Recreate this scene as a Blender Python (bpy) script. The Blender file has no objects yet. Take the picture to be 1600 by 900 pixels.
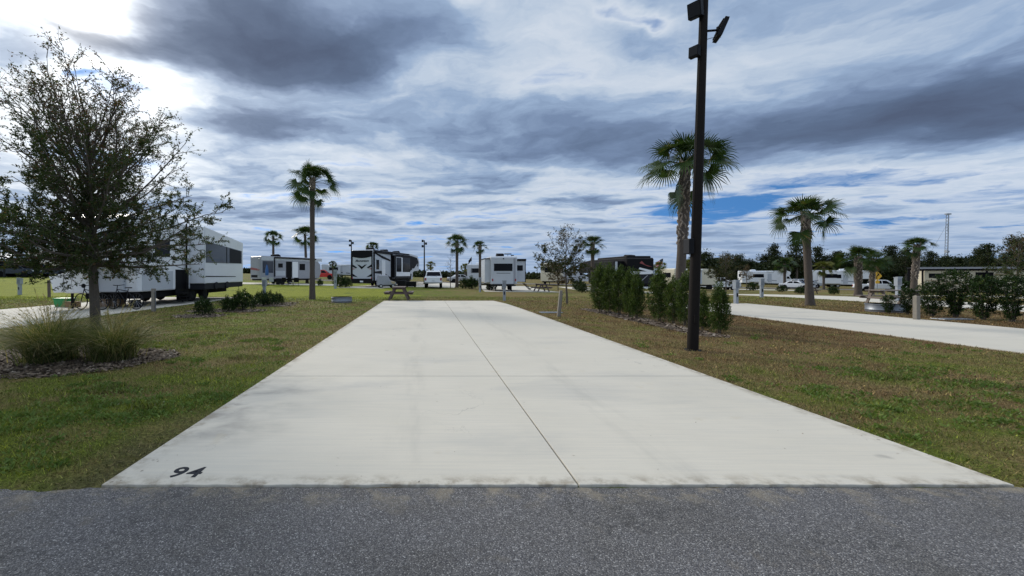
import bpy, bmesh, math, random
import numpy as np
from mathutils import Vector, Matrix
R = math.radians
S = bpy.context.scene
COL = S.collection
rng = random.Random(94)
PX0, PXJ, PX1 = -2.27, 1.078, 4.13          # pad edges and middle joint
nr = np.random.default_rng(94)

# ---------------------------------------------------------------- camera, light, sky
F = 640.0                      # focal length in pixels of the 1600 px wide photograph
cam_d = bpy.data.cameras.new('camera')
cam = bpy.data.objects.new('camera', cam_d); COL.objects.link(cam)
cam.location = (0, 0, 1.5); cam.rotation_euler = (R(90), 0, 0)
cam_d.sensor_width = 36; cam_d.lens = 36 * F / 1600
cam_d.shift_x = 136 / 1600; cam_d.shift_y = -22 / 1600
cam_d.clip_end = 5000; cam_d.clip_start = 0.05
S.camera = cam
S.view_settings.view_transform = 'Standard'; S.view_settings.look = 'None'
S.view_settings.exposure = 0.0; S.view_settings.gamma = 1
SUN = Vector((-549, 640, 440)).normalized()
sd = bpy.data.lights.new('sun', 'SUN'); sd.energy = 2.6; sd.angle = R(8); sd.color = (1, .93, .82)
so = bpy.data.objects.new('sun', sd); COL.objects.link(so); so.location = (-30, 35, 40)
so.rotation_euler = SUN.to_track_quat('Z', 'Y').to_euler()
S.cycles.max_bounces = 6; S.cycles.diffuse_bounces = 3; S.cycles.transparent_max_bounces = 8
S.cycles.use_denoising = True


class NT:
    """small helper for node trees"""
    def __init__(s, nt): s.nt = nt
    def n(s, t, **kw):
        x = s.nt.nodes.new(t)
        for k, v in kw.items(): setattr(x, k, v)
        return x
    def put(s, inp, v):
        if v is None: return
        if isinstance(v, bpy.types.NodeSocket): s.nt.links.new(v, inp)
        else: inp.default_value = v
    def m(s, op, a, b=None, c=None, clamp=False):
        x = s.n('ShaderNodeMath', operation=op, use_clamp=clamp)
        s.put(x.inputs[0], a); s.put(x.inputs[1], b); s.put(x.inputs[2], c)
        return x.outputs[0]
    def vm(s, op, a, b=None):
        x = s.n('ShaderNodeVectorMath', operation=op); s.put(x.inputs[0], a); s.put(x.inputs[1], b)
        return x.outputs['Value'] if op in ('DOT_PRODUCT', 'LENGTH') else x.outputs[0]
    def ss(s, v, a, b, lo=0., hi=1.):
        x = s.n('ShaderNodeMapRange', interpolation_type='SMOOTHSTEP')
        s.put(x.inputs[0], v); s.put(x.inputs[1], a); s.put(x.inputs[2], b); s.put(x.inputs[3], lo); s.put(x.inputs[4], hi)
        return x.outputs[0]
    def noise(s, vec, scale, detail=4, rough=.55, dist=0., color=False):
        x = s.n('ShaderNodeTexNoise'); s.put(x.inputs['Vector'], vec)
        x.inputs['Scale'].default_value = scale; x.inputs['Detail'].default_value = detail
        x.inputs['Roughness'].default_value = rough; x.inputs['Distortion'].default_value = dist
        return x.outputs['Color'] if color else x.outputs[0]
    def ramp(s, v, stops, interp='LINEAR'):
        x = s.n('ShaderNodeValToRGB'); cr = x.color_ramp; cr.interpolation = interp
        while len(cr.elements) < len(stops): cr.elements.new(0.5)
        for e, (p, c) in zip(cr.elements, stops):
            e.position = p; e.color = (*c, 1) if len(c) == 3 else c
        s.put(x.inputs[0], v); return x.outputs[0]
    def mix(s, f, a, b, mode='MIX'):
        x = s.n('ShaderNodeMix', data_type='RGBA', blend_type=mode)
        s.put(x.inputs[0], f); s.put(x.inputs[6], a if not isinstance(a, tuple) else (*a[:3], 1))
        s.put(x.inputs[7], b if not isinstance(b, tuple) else (*b[:3], 1)); return x.outputs[2]
    def xyz(s, x, y, z):
        c = s.n('ShaderNodeCombineXYZ'); s.put(c.inputs[0], x); s.put(c.inputs[1], y); s.put(c.inputs[2], z); return c.outputs[0]
    def sep(s, v):
        c = s.n('ShaderNodeSeparateXYZ'); s.put(c.inputs[0], v); return c.outputs


def build_world():
    w = bpy.data.worlds.new('World'); S.world = w; w.use_nodes = True
    w.node_tree.nodes.clear(); k = NT(w.node_tree)
    D = k.n('ShaderNodeTexCoord').outputs['Generated']
    x, y, z = k.sep(D)
    zc = k.m('ADD', k.m('MAXIMUM', z, 0.0), 0.05)
    u0, v0 = k.m('DIVIDE', x, zc), k.m('DIVIDE', y, zc)
    # wind-warped cloud plane
    wn = k.noise(k.xyz(u0, v0, 3.1), 0.8, 3, .5, color=True)
    wx, wy, wz = k.sep(wn)
    wn2 = k.noise(k.xyz(u0, v0, 9.7), 3.2, 4, .6, color=True)
    w2x, w2y, _ = k.sep(wn2)
    u = k.m('ADD', u0, k.m('ADD', k.m('MULTIPLY_ADD', wx, .9, -.45), k.m('MULTIPLY_ADD', w2x, .34, -.17)))
    v = k.m('ADD', v0, k.m('ADD', k.m('MULTIPLY_ADD', wy, .9, -.45), k.m('MULTIPLY_ADD', w2y, .34, -.17)))
    n1 = k.noise(k.xyz(u, v, 0.0), 0.75, 7, .56)
    # streaks drawn out across the wind, rows of small rolls towards the horizon
    n2 = k.noise(k.xyz(k.m('MULTIPLY', u, .42), k.m('MULTIPLY', v, 1.0), 5.0), 1.7, 6, .6)
    n3 = k.noise(k.xyz(k.m('MULTIPLY', u, .7), v, 12.0), 2.2, 5, .55)
    t = k.m('ADD', .43, k.m('MULTIPLY', k.m('SUBTRACT', n1, .5), 1.6))
    t = k.m('ADD', t, k.m('MULTIPLY', k.m('SUBTRACT', n2, .5), .75))
    t = k.m('ADD', t, k.m('MULTIPLY', k.m('SUBTRACT', n3, .5), k.ss(v0, 2.2, 4.5, .16, 1.0)))

    def blob(px, py, su, sv, amp, rot=0.):
        nonlocal t
        h = (428 - py) / F / math.sqrt(1 + ((px - 664) / F) ** 2 + ((428 - py) / F) ** 2)
        nn = math.sqrt(1 + ((px - 664) / F) ** 2 + ((428 - py) / F) ** 2)
        uc, vc = (px - 664) / F / nn / (h + .05), 1 / nn / (h + .05)
        du, dv = k.m('SUBTRACT', u, uc), k.m('SUBTRACT', v, vc)
        c, s_ = math.cos(rot), math.sin(rot)
        a = k.m('ADD', k.m('MULTIPLY', du, c / su), k.m('MULTIPLY', dv, s_ / su))
        b = k.m('ADD', k.m('MULTIPLY', du, -s_ / sv), k.m('MULTIPLY', dv, c / sv))
        q = k.m('ADD', k.m('MULTIPLY', a, a), k.m('MULTIPLY', b, b))
        g = k.m('MULTIPLY', k.m('EXPONENT', k.m('MULTIPLY', q, -1.0)), amp)
        t = k.m('ADD', t, g)
    for b in SKY_BLOBS: blob(*b)
    # thick cloud is dark from below, thin cloud glows, gaps show the blue
    cloud = k.ramp(k.m('MULTIPLY', t, .8), [(.08, (.60, .69, .82)), (.22, (.62, .69, .79)), (.32, (.49, .585, .72)), (.42, (.31, .42, .60)),
                          (.55, (.185, .26, .41)), (.72, (.115, .165, .27)), (.95, (.085, .115, .19))])
    cover = k.ss(t, -.04, .30)
    dot = k.m('MAXIMUM', k.vm('DOT_PRODUCT', D, tuple(SUN)), 0.0)
    thin = k.m('EXPONENT', k.m('MULTIPLY', k.m('MAXIMUM', k.m('SUBTRACT', t, .15), 0.), -3.6))
    glow = k.m('ADD', k.m('MULTIPLY', k.m('POWER', dot, 14), 1.1), k.m('MULTIPLY', k.m('POWER', dot, 420), 9.0))
    glow = k.m('MULTIPLY', glow, thin)
    gcol = k.n('ShaderNodeVectorMath', operation='SCALE'); gcol.inputs[0].default_value = (1.0, .95, .84); k.put(gcol.inputs['Scale'], glow)
    # clouds opposite the sun brighter; unseen sky overhead brightened to light the ground
    back = k.m('ADD', k.ss(k.vm('DOT_PRODUCT', D, tuple(SUN)), .25, -.7, 1.0, BACK), k.ss(z, .58, .88, 0., OVERHEAD_FILL))
    cloud = k.mix(k.ss(z, .58, .88), cloud, k.mix(1., cloud, (1.12, 1.0, .86), 'MULTIPLY'))  # warm tint on the added overhead brightness
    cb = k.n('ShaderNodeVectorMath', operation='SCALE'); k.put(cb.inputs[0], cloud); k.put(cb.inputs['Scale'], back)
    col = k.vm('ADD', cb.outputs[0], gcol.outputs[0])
    # pale air low over the horizon
    col = k.mix(k.ss(z, .18, .0, 0., .74), col, (.33, .44, .63))
    sky = k.n('ShaderNodeTexSky', sky_type='NISHITA'); sky.sun_disc = False
    sky.sun_elevation = math.asin(SUN.z); sky.sun_rotation = math.atan2(SUN.x, SUN.y)
    sky.air_density = 1.0; sky.dust_density = .05; sky.ozone_density = 6.0
    b1 = k.n('ShaderNodeBackground'); k.put(sky.inputs['Vector'], k.vm('NORMALIZE', k.vm('ADD', D, (0, 0, .35))))
    k.put(b1.inputs[0], k.mix(1., sky.outputs[0], (.68, 1.0, 1.12), 'MULTIPLY')); b1.inputs[1].default_value = .14
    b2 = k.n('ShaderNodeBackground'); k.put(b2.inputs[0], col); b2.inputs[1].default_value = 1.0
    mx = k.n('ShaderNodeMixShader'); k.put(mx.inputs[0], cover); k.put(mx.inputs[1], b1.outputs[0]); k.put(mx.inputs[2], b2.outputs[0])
    out = k.n('ShaderNodeOutputWorld'); k.put(out.inputs[0], mx.outputs[0])
    w.cycles.sampling_method = 'MANUAL'; w.cycles.sample_map_resolution = 512

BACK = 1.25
OVERHEAD_FILL = 1.3  # extra brightness added to the sky overhead, out of view
SKY_BLOBS = [   # where in the sky (photo pixel), size on the cloud plane, thickness
    (340, 70, .52, .38, .47, 0.1), (470, 60, .34, .30, .26, 0), (440, 203, .34, .26, .45, .2), (560, 110, .3, .25, .25, 0),
    (110, 10, .30, .22, -.35, 0), (270, 160, .22, .3, -.25, .6), (165, 140, .09, .07, -.26, 0), (650, 70, .25, .25, .14, 0),
    (680, 130, .5, .3, -.12, 0), (860, 150, .6, .35, -.12, 0), (880, 60, .5, .28, -.10, 0),
    (800, 225, .75, .45, .29, 0), (1080, 225, 1.0, .5, .28, 0), (1350, 200, 1.3, .65, .29, -.1), (1600, 150, 1.1, .55, .25, 0), (1580, 20, .5, .4, .14, 0),
    (1190, 300, 1.3, .5, -.27, 0), (1480, 268, 1.5, .45, -.28, 0), (1260, 335, 2.4, 1.0, -.12, 0), (1330, 300, 1.2, .5, .16, 0), (130, 70, .2, .12, .35, .5), (30, 100, .2, .15, .25, 0), (1000, 300, .7, .6, -.16, 0), (1010, 12, .10, .05, -.34, 0), (930, 8, .08, .05, -.28, 0), (1150, 335, 2.0, .9, -.15, 0),
    (650, 5, .12, .06, -.3, 0), (40, 190, .5, .5, -.20, 0), (270, 250, .6, .6, -.20, 0), (620, 190, .4, .4, -.14, 0), (190, 215, .3, .3, .12, 0)]
build_world()

# ---------------------------------------------------------------- helpers
def at(px, Y): return (px - 664) * Y / F

def sstep(a, b, x):
    t = np.clip((x - a) / (b - a), 0, 1); return t * t * (3 - 2 * t)

def gz(x, y):
    """height of the ground: level by the pads, then the far field tilts gently down to the right"""
    x = np.clip(np.asarray(x, float), -120, 140); y = np.asarray(y, float)
    far = -.4 - .019 * x + .00625 * np.clip(y, 0, 110)
    return far * sstep(24, 52, y)

def g(x, y): return float(gz(x, y))


class MB:
    """collects shapes into one mesh"""
    def __init__(s): s.v = []; s.f = []; s.r = []; s.n = 0
    def add(s, v, f, r=None):
        v = np.asarray(v, float); s.v.append(v)
        for q in f: s.f.append([i + s.n for i in q]); s.r.append(rng.random() if r is None else r)
        s.n += len(v); return s
    def box(s, c, d, rot=None):
        v = np.array([(i, j, k) for i in (-.5, .5) for j in (-.5, .5) for k in (-.5, .5)]) * np.array(d)
        if rot is not None: v = v @ np.array(rot.to_3x3()).T
        return s.add(v + np.array(c), [(0, 1, 3, 2), (4, 6, 7, 5), (0, 4, 5, 1), (2, 3, 7, 6), (0, 2, 6, 4), (1, 5, 7, 3)])
    def bx(s, x0, x1, y0, y1, z0, z1): return s.box(((x0 + x1) / 2, (y0 + y1) / 2, (z0 + z1) / 2), (x1 - x0, y1 - y0, z1 - z0))
    def tube(s, pts, rad, n=8, cap=True):
        pts = [Vector(p) for p in pts]
        if not hasattr(rad, '__len__'): rad = [rad] * len(pts)
        vs = []; up = None
        for i, p in enumerate(pts):
            d = (pts[min(i + 1, len(pts) - 1)] - pts[max(i - 1, 0)])
            d = d.normalized() if d.length > 1e-9 else Vector((0, 0, 1))
            if up is None: up = Vector((1, 0, 0)) if abs(d.x) < .9 else Vector((0, 1, 0))
            a = d.cross(up).normalized(); b = d.cross(a); up = -a.cross(d) if False else up
            for j in range(n):
                t = 2 * math.pi * j / n
                vs.append(p + (a * math.cos(t) + b * math.sin(t)) * rad[i])
        fs = []
        for i in range(len(pts) - 1):
            for j in range(n):
                fs.append((i * n + j, i * n + (j + 1) % n, (i + 1) * n + (j + 1) % n, (i + 1) * n + j))
        if cap:
            fs.append(tuple(range(n - 1, -1, -1))); fs.append(tuple((len(pts) - 1) * n + j for j in range(n)))
        return s.add([tuple(q) for q in vs], fs, rng.random())
    def prism(s, poly, w, w1=None):
        """poly in (y, z); extruded across x from -w to w; w may be a function of z"""
        fw = w if callable(w) else (lambda z: w)
        n = len(poly)
        v = [(-fw(z) if w1 is None else w1, y, z) for y, z in poly] + [(fw(z), y, z) for y, z in poly]
        f = [tuple(range(n)), tuple(range(2 * n - 1, n - 1, -1))] + [(i, i + n, (i + 1) % n + n, (i + 1) % n) for i in range(n)]
        return s.add(v, f)
    def slab(s, poly, z0, z1):
        n = len(poly); v = [(x, y, z0) for x, y in poly] + [(x, y, z1) for x, y in poly]
        return s.add(v, [tuple(range(n - 1, -1, -1)), tuple(range(n, 2 * n))] + [(i, (i + 1) % n, (i + 1) % n + n, i + n) for i in range(n)])
    def torus(s, c, ax, Rr, r, n=20, m=8):
        ax = Vector(ax).normalized(); a = ax.orthogonal().normalized(); b = ax.cross(a); c = Vector(c); vs = []
        for i in range(n):
            t = 2 * math.pi * i / n; d = a * math.cos(t) + b * math.sin(t)
            for j in range(m):
                q = 2 * math.pi * j / m; vs.append(tuple(c + d * (Rr + r * math.cos(q)) + ax * r * math.sin(q)))
        return s.add(vs, [(i * m + j, i * m + (j + 1) % m, ((i + 1) % n) * m + (j + 1) % m, ((i + 1) % n) * m + j) for i in range(n) for j in range(m)], .5)
    def build(s, name, mat, parent=None, smooth=None, bevel=0., kind=None):
        me = bpy.data.meshes.new(name)
        V = np.concatenate(s.v); me.from_pydata(V.tolist(), [], s.f)
        at_ = me.attributes.new('rnd', 'FLOAT', 'FACE'); at_.data.foreach_set('value', np.array(s.r, np.float32))
        return finish(me, name, mat, parent, smooth, bevel, kind)


def finish(me, name, mat, parent=None, smooth=None, bevel=0., kind=None, fixn=True):
    if fixn:
        b = bmesh.new(); b.from_mesh(me); bmesh.ops.recalc_face_normals(b, faces=b.faces); b.to_mesh(me); b.free()
    me.materials.append(mat)
    if smooth is not None:
        me.polygons.foreach_set('use_smooth', [True] * len(me.polygons))
        try: me.set_sharp_from_angle(angle=R(smooth))
        except Exception: pass
    o = bpy.data.objects.new(name, me); COL.objects.link(o)
    if parent is not None: o.parent = parent
    if bevel > 0:
        md = o.modifiers.new('edge', 'BEVEL'); md.width = bevel; md.segments = 2; md.limit_method = 'ANGLE'; md.angle_limit = R(35)
    if kind: o['kind'] = kind
    return o


def quads_mesh(name, V, rnd, mat, parent=None, k=4, smooth=False):
    """V (n,k,3) separate faces"""
    n = V.shape[0]; me = bpy.data.meshes.new(name)
    me.vertices.add(n * k); me.vertices.foreach_set('co', V.reshape(-1).astype(np.float32))
    me.loops.add(n * k); me.loops.foreach_set('vertex_index', np.arange(n * k, dtype=np.int32))
    me.polygons.add(n); me.polygons.foreach_set('loop_start', np.arange(0, n * k, k, dtype=np.int32))
    me.update(calc_edges=True); me.validate()
    a = me.attributes.new('rnd', 'FLOAT', 'FACE'); a.data.foreach_set('value', np.asarray(rnd, np.float32))
    return finish(me, name, mat, parent, None, 0, None, False)


def leaves(P, D, L, W, curl=0.):
    """rhombic leaves from base P along D"""
    n = len(P); D = D / np.linalg.norm(D, axis=1, keepdims=True)
    q = nr.normal(size=(n, 3)); sd_ = np.cross(D, q); sd_ /= np.linalg.norm(sd_, axis=1, keepdims=True) + 1e-9
    L = np.broadcast_to(np.asarray(L, float), (n,))[:, None]; W = np.broadcast_to(np.asarray(W, float), (n,))[:, None]
    mid = P + D * L * .5
    V = np.stack([P, mid + sd_ * W * .5, P + D * L, mid - sd_ * W * .5], 1)
    return V


def thing(name, label, cat, loc=(0, 0, 0), rz=0., group=None):
    o = bpy.data.objects.new(name, None); COL.objects.link(o); o.empty_display_size = .2
    o.location = loc; o.rotation_euler = (0, 0, rz)
    return tag(o, label, cat, group)

def tag(o, label, cat, group=None, kind=None):
    o['label'] = label; o['category'] = cat
    if group: o['group'] = group
    if kind: o['kind'] = kind
    return o

def dup(root, loc, rz=0., label=None, scale=1.):
    kids = [o for o in root.children]
    r = root.copy(); COL.objects.link(r); r.location = loc; r.rotation_euler = (0, 0, rz); r.scale = (scale,) * 3 if not isinstance(scale, tuple) else scale
    if label: r['label'] = label
    for ch in kids:
        c = ch.copy(); COL.objects.link(c); c.parent = r
        for gch in ch.children:
            d = gch.copy(); COL.objects.link(d); d.parent = c
    return r

# ---------------------------------------------------------------- materials
def base_mat(name):
    m = bpy.data.materials.new(name); m.use_nodes = True; m.node_tree.nodes.clear(); return m, NT(m.node_tree)

def M(name, col, rough=.6, metal=0., var=.12, scale=6., coat=0., bump=0., dirt=None):
    m, k = base_mat(name)
    p = k.n('ShaderNodeBsdfPrincipled'); o = k.n('ShaderNodeOutputMaterial'); k.put(o.inputs[0], p.outputs[0])
    P = k.n('ShaderNodeNewGeometry').outputs['Position']
    nz = k.noise(P, scale, 5, .6)
    c = k.mix(nz, tuple(max(0, a * (1 - var)) for a in col), tuple(min(1, a * (1 + var)) for a in col))
    if dirt:
        d = k.ss(k.noise(P, scale * .35, 6, .65), .52, .75)
        c = k.mix(k.m('MULTIPLY', d, .6), c, dirt)
    k.put(p.inputs['Base Color'], c); p.inputs['Roughness'].default_value = rough; p.inputs['Metallic'].default_value = metal
    p.inputs['Coat Weight'].default_value = coat
    if max(col) < .05: p.inputs['Specular IOR Level'].default_value = .10
    if bump:
        b = k.n('ShaderNodeBump'); b.inputs['Strength'].default_value = bump; b.inputs['Distance'].default_value = .02
        k.put(b.inputs['Height'], k.noise(P, scale * 4, 4, .6)); k.put(p.inputs['Normal'], b.outputs[0])
    return m

def leafmat(name, c0, c1, trans=.35, c2=None, p2=.85, rough=.5):
    """leaf colours picked per leaf"""
    m, k = base_mat(name)
    a = k.n('ShaderNodeAttribute', attribute_name='rnd').outputs['Fac']
    P = k.n('ShaderNodeNewGeometry').outputs['Position']
    stops = [(0., c0), (p2 - .1 if c2 else 1., c1)] + ([(p2, c2), (1., c2)] if c2 else [])
    c = k.ramp(a, stops)
    c = k.mix(k.m('MULTIPLY', k.ss(k.noise(P, 3.5, 3), .35, .65), .5), c, tuple(q * .6 for q in c0))
    d = k.n('ShaderNodeBsdfPrincipled'); k.put(d.inputs['Base Color'], c); d.inputs['Roughness'].default_value = rough
    d.inputs['Specular IOR Level'].default_value = .10
    tr = k.n('ShaderNodeBsdfTranslucent'); k.put(tr.inputs[0], k.mix(1., c, (1.5, 1.5, .7), 'MULTIPLY'))
    mx = k.n('ShaderNodeMixShader'); mx.inputs[0].default_value = trans
    k.put(mx.inputs[1], d.outputs[0]); k.put(mx.inputs[2], tr.outputs[0])
    o = k.n('ShaderNodeOutputMaterial'); k.put(o.inputs[0], mx.outputs[0]); return m

def turf_color(k, P, shift=None):
    x, y, z = k.sep(P)
    big = k.noise(P, .22, 5, .6); mid = k.noise(P, 1.1, 5, .62); fine = k.noise(P, 9., 4, .65)
    v = k.m('ADD', k.m('MULTIPLY', big, .9), k.m('ADD', k.m('MULTIPLY_ADD', mid, 1.55, -.4), k.m('MULTIPLY', fine, .35)))   # mean 1.0
    # greener by the road, dry and brown across the middle, sunlit yellow-green painted in at the back left
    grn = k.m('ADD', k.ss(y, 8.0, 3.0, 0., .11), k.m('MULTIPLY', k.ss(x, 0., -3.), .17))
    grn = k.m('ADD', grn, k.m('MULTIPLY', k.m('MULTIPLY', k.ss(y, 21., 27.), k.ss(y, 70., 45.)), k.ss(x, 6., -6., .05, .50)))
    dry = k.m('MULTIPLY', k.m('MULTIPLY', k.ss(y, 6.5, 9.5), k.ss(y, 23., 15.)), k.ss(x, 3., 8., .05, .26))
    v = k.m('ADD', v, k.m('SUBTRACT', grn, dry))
    if shift is not None: v = k.m('ADD', v, shift)
    dirt = k.m('MULTIPLY', k.m('MULTIPLY', k.ss(x, -2.95, -2.4), k.ss(x, -2.1, -2.2)), k.ss(y, 5.2, 3.6))
    dirt = k.m('MULTIPLY', dirt, k.ss(mid, .36, .52))
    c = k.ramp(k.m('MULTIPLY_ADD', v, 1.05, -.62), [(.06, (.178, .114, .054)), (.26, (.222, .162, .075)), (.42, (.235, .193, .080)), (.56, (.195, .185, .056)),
                                  (.74, (.135, .170, .030)), (.90, (.150, .195, .026)), (1., (.255, .290, .030))])  # brightest stop mainly for the sunlight painted into the back-left lawn
    return k.mix(k.m('MULTIPLY', dirt, .6), c, (.12, .095, .062))

def make_ground_mats():
    m, k = base_mat('turf_soil')
    P = k.n('ShaderNodeNewGeometry').outputs['Position']
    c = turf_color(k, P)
    c = k.mix(k.ss(k.noise(P, 30, 5, .75), .40, .66), k.mix(1., c, (.42, .40, .38), 'MULTIPLY'), k.mix(1., c, (1.12, 1.1, 1.08), 'MULTIPLY'))
    p = k.n('ShaderNodeBsdfPrincipled'); k.put(p.inputs['Base Color'], c); p.inputs['Roughness'].default_value = .95; p.inputs['Specular IOR Level'].default_value = .1
    b = k.n('ShaderNodeBump'); b.inputs['Strength'].default_value = .8; b.inputs['Distance'].default_value = .05
    k.put(b.inputs['Height'], k.noise(P, 25, 5, .7)); k.put(p.inputs['Normal'], b.outputs[0])
    k.put(k.n('ShaderNodeOutputMaterial').inputs[0], p.outputs[0])
    gm, k = base_mat('grass_blade')
    P = k.n('ShaderNodeNewGeometry').outputs['Position']
    a = k.n('ShaderNodeAttribute', attribute_name='rnd').outputs['Fac']
    h = k.m('FRACT', k.m('MULTIPLY', a, 37.7))
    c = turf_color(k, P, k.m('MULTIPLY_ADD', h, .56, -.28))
    c = k.mix(1., c, k.ramp(a, [(0., (.45, .5, .42)), (.5, (.95, .95, .95)), (.8, (1.3, 1.25, 1.2)), (1., (2.6, 2.3, 2.2))]), 'MULTIPLY')
    d = k.n('ShaderNodeBsdfPrincipled'); k.put(d.inputs['Base Color'], c); d.inputs['Roughness'].default_value = .6; d.inputs['Specular IOR Level'].default_value = .2
    tr = k.n('ShaderNodeBsdfTranslucent'); k.put(tr.inputs[0], c)
    mx = k.n('ShaderNodeMixShader'); mx.inputs[0].default_value = .3; k.put(mx.inputs[1], d.outputs[0]); k.put(mx.inputs[2], tr.outputs[0])
    k.put(k.n('ShaderNodeOutputMaterial').inputs[0], mx.outputs[0])
    # concrete
    cm, k = base_mat('broomed_concrete')
    P = k.n('ShaderNodeNewGeometry').outputs['Position']; x, y, z = k.sep(P)
    c = k.mix(k.noise(P, .7, 6, .6), (.47, .438, .368), (.59, .55, .472))
    br = k.noise(k.xyz(k.m('MULTIPLY', x, .35), k.m('MULTIPLY', y, 9.), z), 3.5, 4, .65)      # broom marks run across
    c = k.mix(k.ss(br, .35, .7, .0, .24), c, (.36, .36, .345))
    st = k.ss(k.noise(k.xyz(k.m('MULTIPLY', x, .35), y, 4.), .9, 5, .6, .4), .50, .76, 0., .6)
    c = k.mix(st, c, (.33, .33, .32))
    # worn tyre scuffs near the left edge
    ed = k.m('MULTIPLY', k.m('MULTIPLY', k.ss(x, -1.0, -2.0), k.ss(y, 7.0, 4.6)), k.ss(y, 3.25, 4.0))
    sc = k.m('MULTIPLY', ed, k.ss(k.noise(k.xyz(k.m('MULTIPLY', x, .8), y, 0.), 1.7, 4, .55), .42, .72, 0., .7))
    c = k.mix(sc, c, (.15, .15, .15))
    ru = k.m('MULTIPLY', k.ss(k.noise(P, 2.3, 3, .5), .66, .74), .25); c = k.mix(ru, c, (.42, .36, .25))
    for tx in (-.15, 2.0):      # rubber from tyres backing in
        dx = k.m('ABSOLUTE', k.m('SUBTRACT', k.m('ADD', x, k.m('MULTIPLY', k.noise(k.xyz(0., y, tx), .25, 2), .5)), tx + .25))
        tm = k.m('MULTIPLY', k.ss(dx, .24, .08), k.ss(k.noise(k.xyz(k.m('MULTIPLY', x, 3.), k.m('MULTIPLY', y, .5), 2.), 1.6, 5, .65), .40, .74, 0., .19))
        c = k.mix(tm, c, (.20, .20, .19))
    ol = k.m('MULTIPLY', k.ss(k.noise(P, 3.1, 2, .4), .70, .78, 0., .4), k.ss(k.noise(P, .5, 2), .45, .6)); c = k.mix(ol, c, (.17, .165, .155))
    crk = k.m('ABSOLUTE', k.m('SUBTRACT', k.noise(k.xyz(x, k.m('MULTIPLY', y, .8), 7.), .55, 8, .62), .52))
    c = k.mix(k.m('MULTIPLY', k.ss(crk, .0035, .0012, 0., .45), k.ss(k.noise(P, .33, 2), .52, .62)), c, (.18, .175, .165))
    en = k.noise(P, 6.5, 6, .7)
    for (a_, b_) in ((x, PX0), (x, PX1), (y, 2.87)):
        e_ = k.m('ABSOLUTE', k.m('SUBTRACT', a_, b_)); c = k.mix(k.m('MULTIPLY', k.ss(e_, .20, .0, 0., .8), k.ss(en, .40, .68)), c, (.20, .165, .115))
    sp = k.n('ShaderNodeTexVoronoi', feature='F1'); k.put(sp.inputs['Vector'], P); sp.inputs['Scale'].default_value = 2.1
    c = k.mix(k.ss(sp.outputs['Distance'], .034, .022, 0., .6), c, (.12, .12, .12))
    c = k.mix(k.ss(k.noise(P, 220, 2, .5), .3, .7, 0., .10), c, (.2, .2, .2))
    p = k.n('ShaderNodeBsdfPrincipled'); k.put(p.inputs['Base Color'], c); p.inputs['Roughness'].default_value = .85; p.inputs['Specular IOR Level'].default_value = .25
    b = k.n('ShaderNodeBump'); b.inputs['Strength'].default_value = .25; b.inputs['Distance'].default_value = .004
    k.put(b.inputs['Height'], k.noise(k.xyz(x, k.m('MULTIPLY', y, 5.), z), 30, 3, .6)); k.put(p.inputs['Normal'], b.outputs[0])
    k.put(k.n('ShaderNodeOutputMaterial').inputs[0], p.outputs[0])
    # asphalt with pale aggregate
    am, k = base_mat('chip_asphalt')
    P = k.n('ShaderNodeNewGeometry').outputs['Position']
    v = k.n('ShaderNodeTexVoronoi', feature='F1'); k.put(v.inputs['Vector'], P); v.inputs['Scale'].default_value = 150.
    v2 = k.n('ShaderNodeTexVoronoi', feature='F1'); k.put(v2.inputs['Vector'], P); v2.inputs['Scale'].default_value = 330.
    h1 = k.sep(v.outputs['Color'])[0]; h2 = k.sep(v2.outputs['Color'])[1]
    c = k.ramp(h1, [(0., (.056, .053, .052)), (.45, (.112, .107, .106)), (.78, (.162, .156, .154)), (.93, (.25, .243, .24)), (1., (.44, .43, .42))])
    c = k.mix(k.ss(h2, .55, .95, 0., .5), c, (.20, .20, .21))
    c = k.mix(k.ss(v.outputs['Distance'], .45, .75, 0., .75), c, (.035, .035, .042))
    pt = k.ss(k.noise(P, .9, 5, .65), .4, .68, 0., .5); c = k.mix(k.m('MULTIPLY', pt, 1.6), c, k.mix(1., c, (.74, .72, .66), 'MULTIPLY'))
    c = k.mix(k.ss(k.noise(P, 2.6, 4, .6), .60, .74, 0., .45), c, (.15, .128, .095))
    ck = k.m('ABSOLUTE', k.m('SUBTRACT', k.noise(P, .8, 8, .65), .5)); c = k.mix(k.m('MULTIPLY', k.ss(ck, .005, .0015, 0., .8), k.ss(k.noise(P, .4, 2), .48, .58)), c, (.03, .03, .03))
    sd_ = k.m('MULTIPLY', k.ss(k.sep(P)[1], 2.55, 2.86, 0., .75), k.ss(k.noise(P, 5., 5, .7), .46, .66)); c = k.mix(sd_, c, (.24, .205, .15))
    p = k.n('ShaderNodeBsdfPrincipled'); k.put(p.inputs['Base Color'], c); p.inputs['Roughness'].default_value = .8; p.inputs['Specular IOR Level'].default_value = .35
    b = k.n('ShaderNodeBump'); b.inputs['Strength'].default_value = .8; b.inputs['Distance'].default_value = .006; b.invert = True
    k.put(b.inputs['Height'], v.outputs['Distance']); k.put(p.inputs['Normal'], b.outputs[0])
    k.put(k.n('ShaderNodeOutputMaterial').inputs[0], p.outputs[0])
    # mulch
    mm, k = base_mat('bark_mulch')
    P = k.n('ShaderNodeNewGeometry').outputs['Position']
    a = k.n('ShaderNodeAttribute', attribute_name='rnd').outputs['Fac']
    c = k.ramp(a, [(0., (.06, .045, .032)), (.55, (.15, .108, .075)), (.85, (.22, .168, .12)), (1., (.40, .34, .28))])
    c = k.mix(k.ss(k.noise(P, 20, 4, .6), .4, .6, 0., .5), c, (.07, .05, .04))
    p = k.n('ShaderNodeBsdfPrincipled'); k.put(p.inputs['Base Color'], c); p.inputs['Roughness'].default_value = .9
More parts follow.
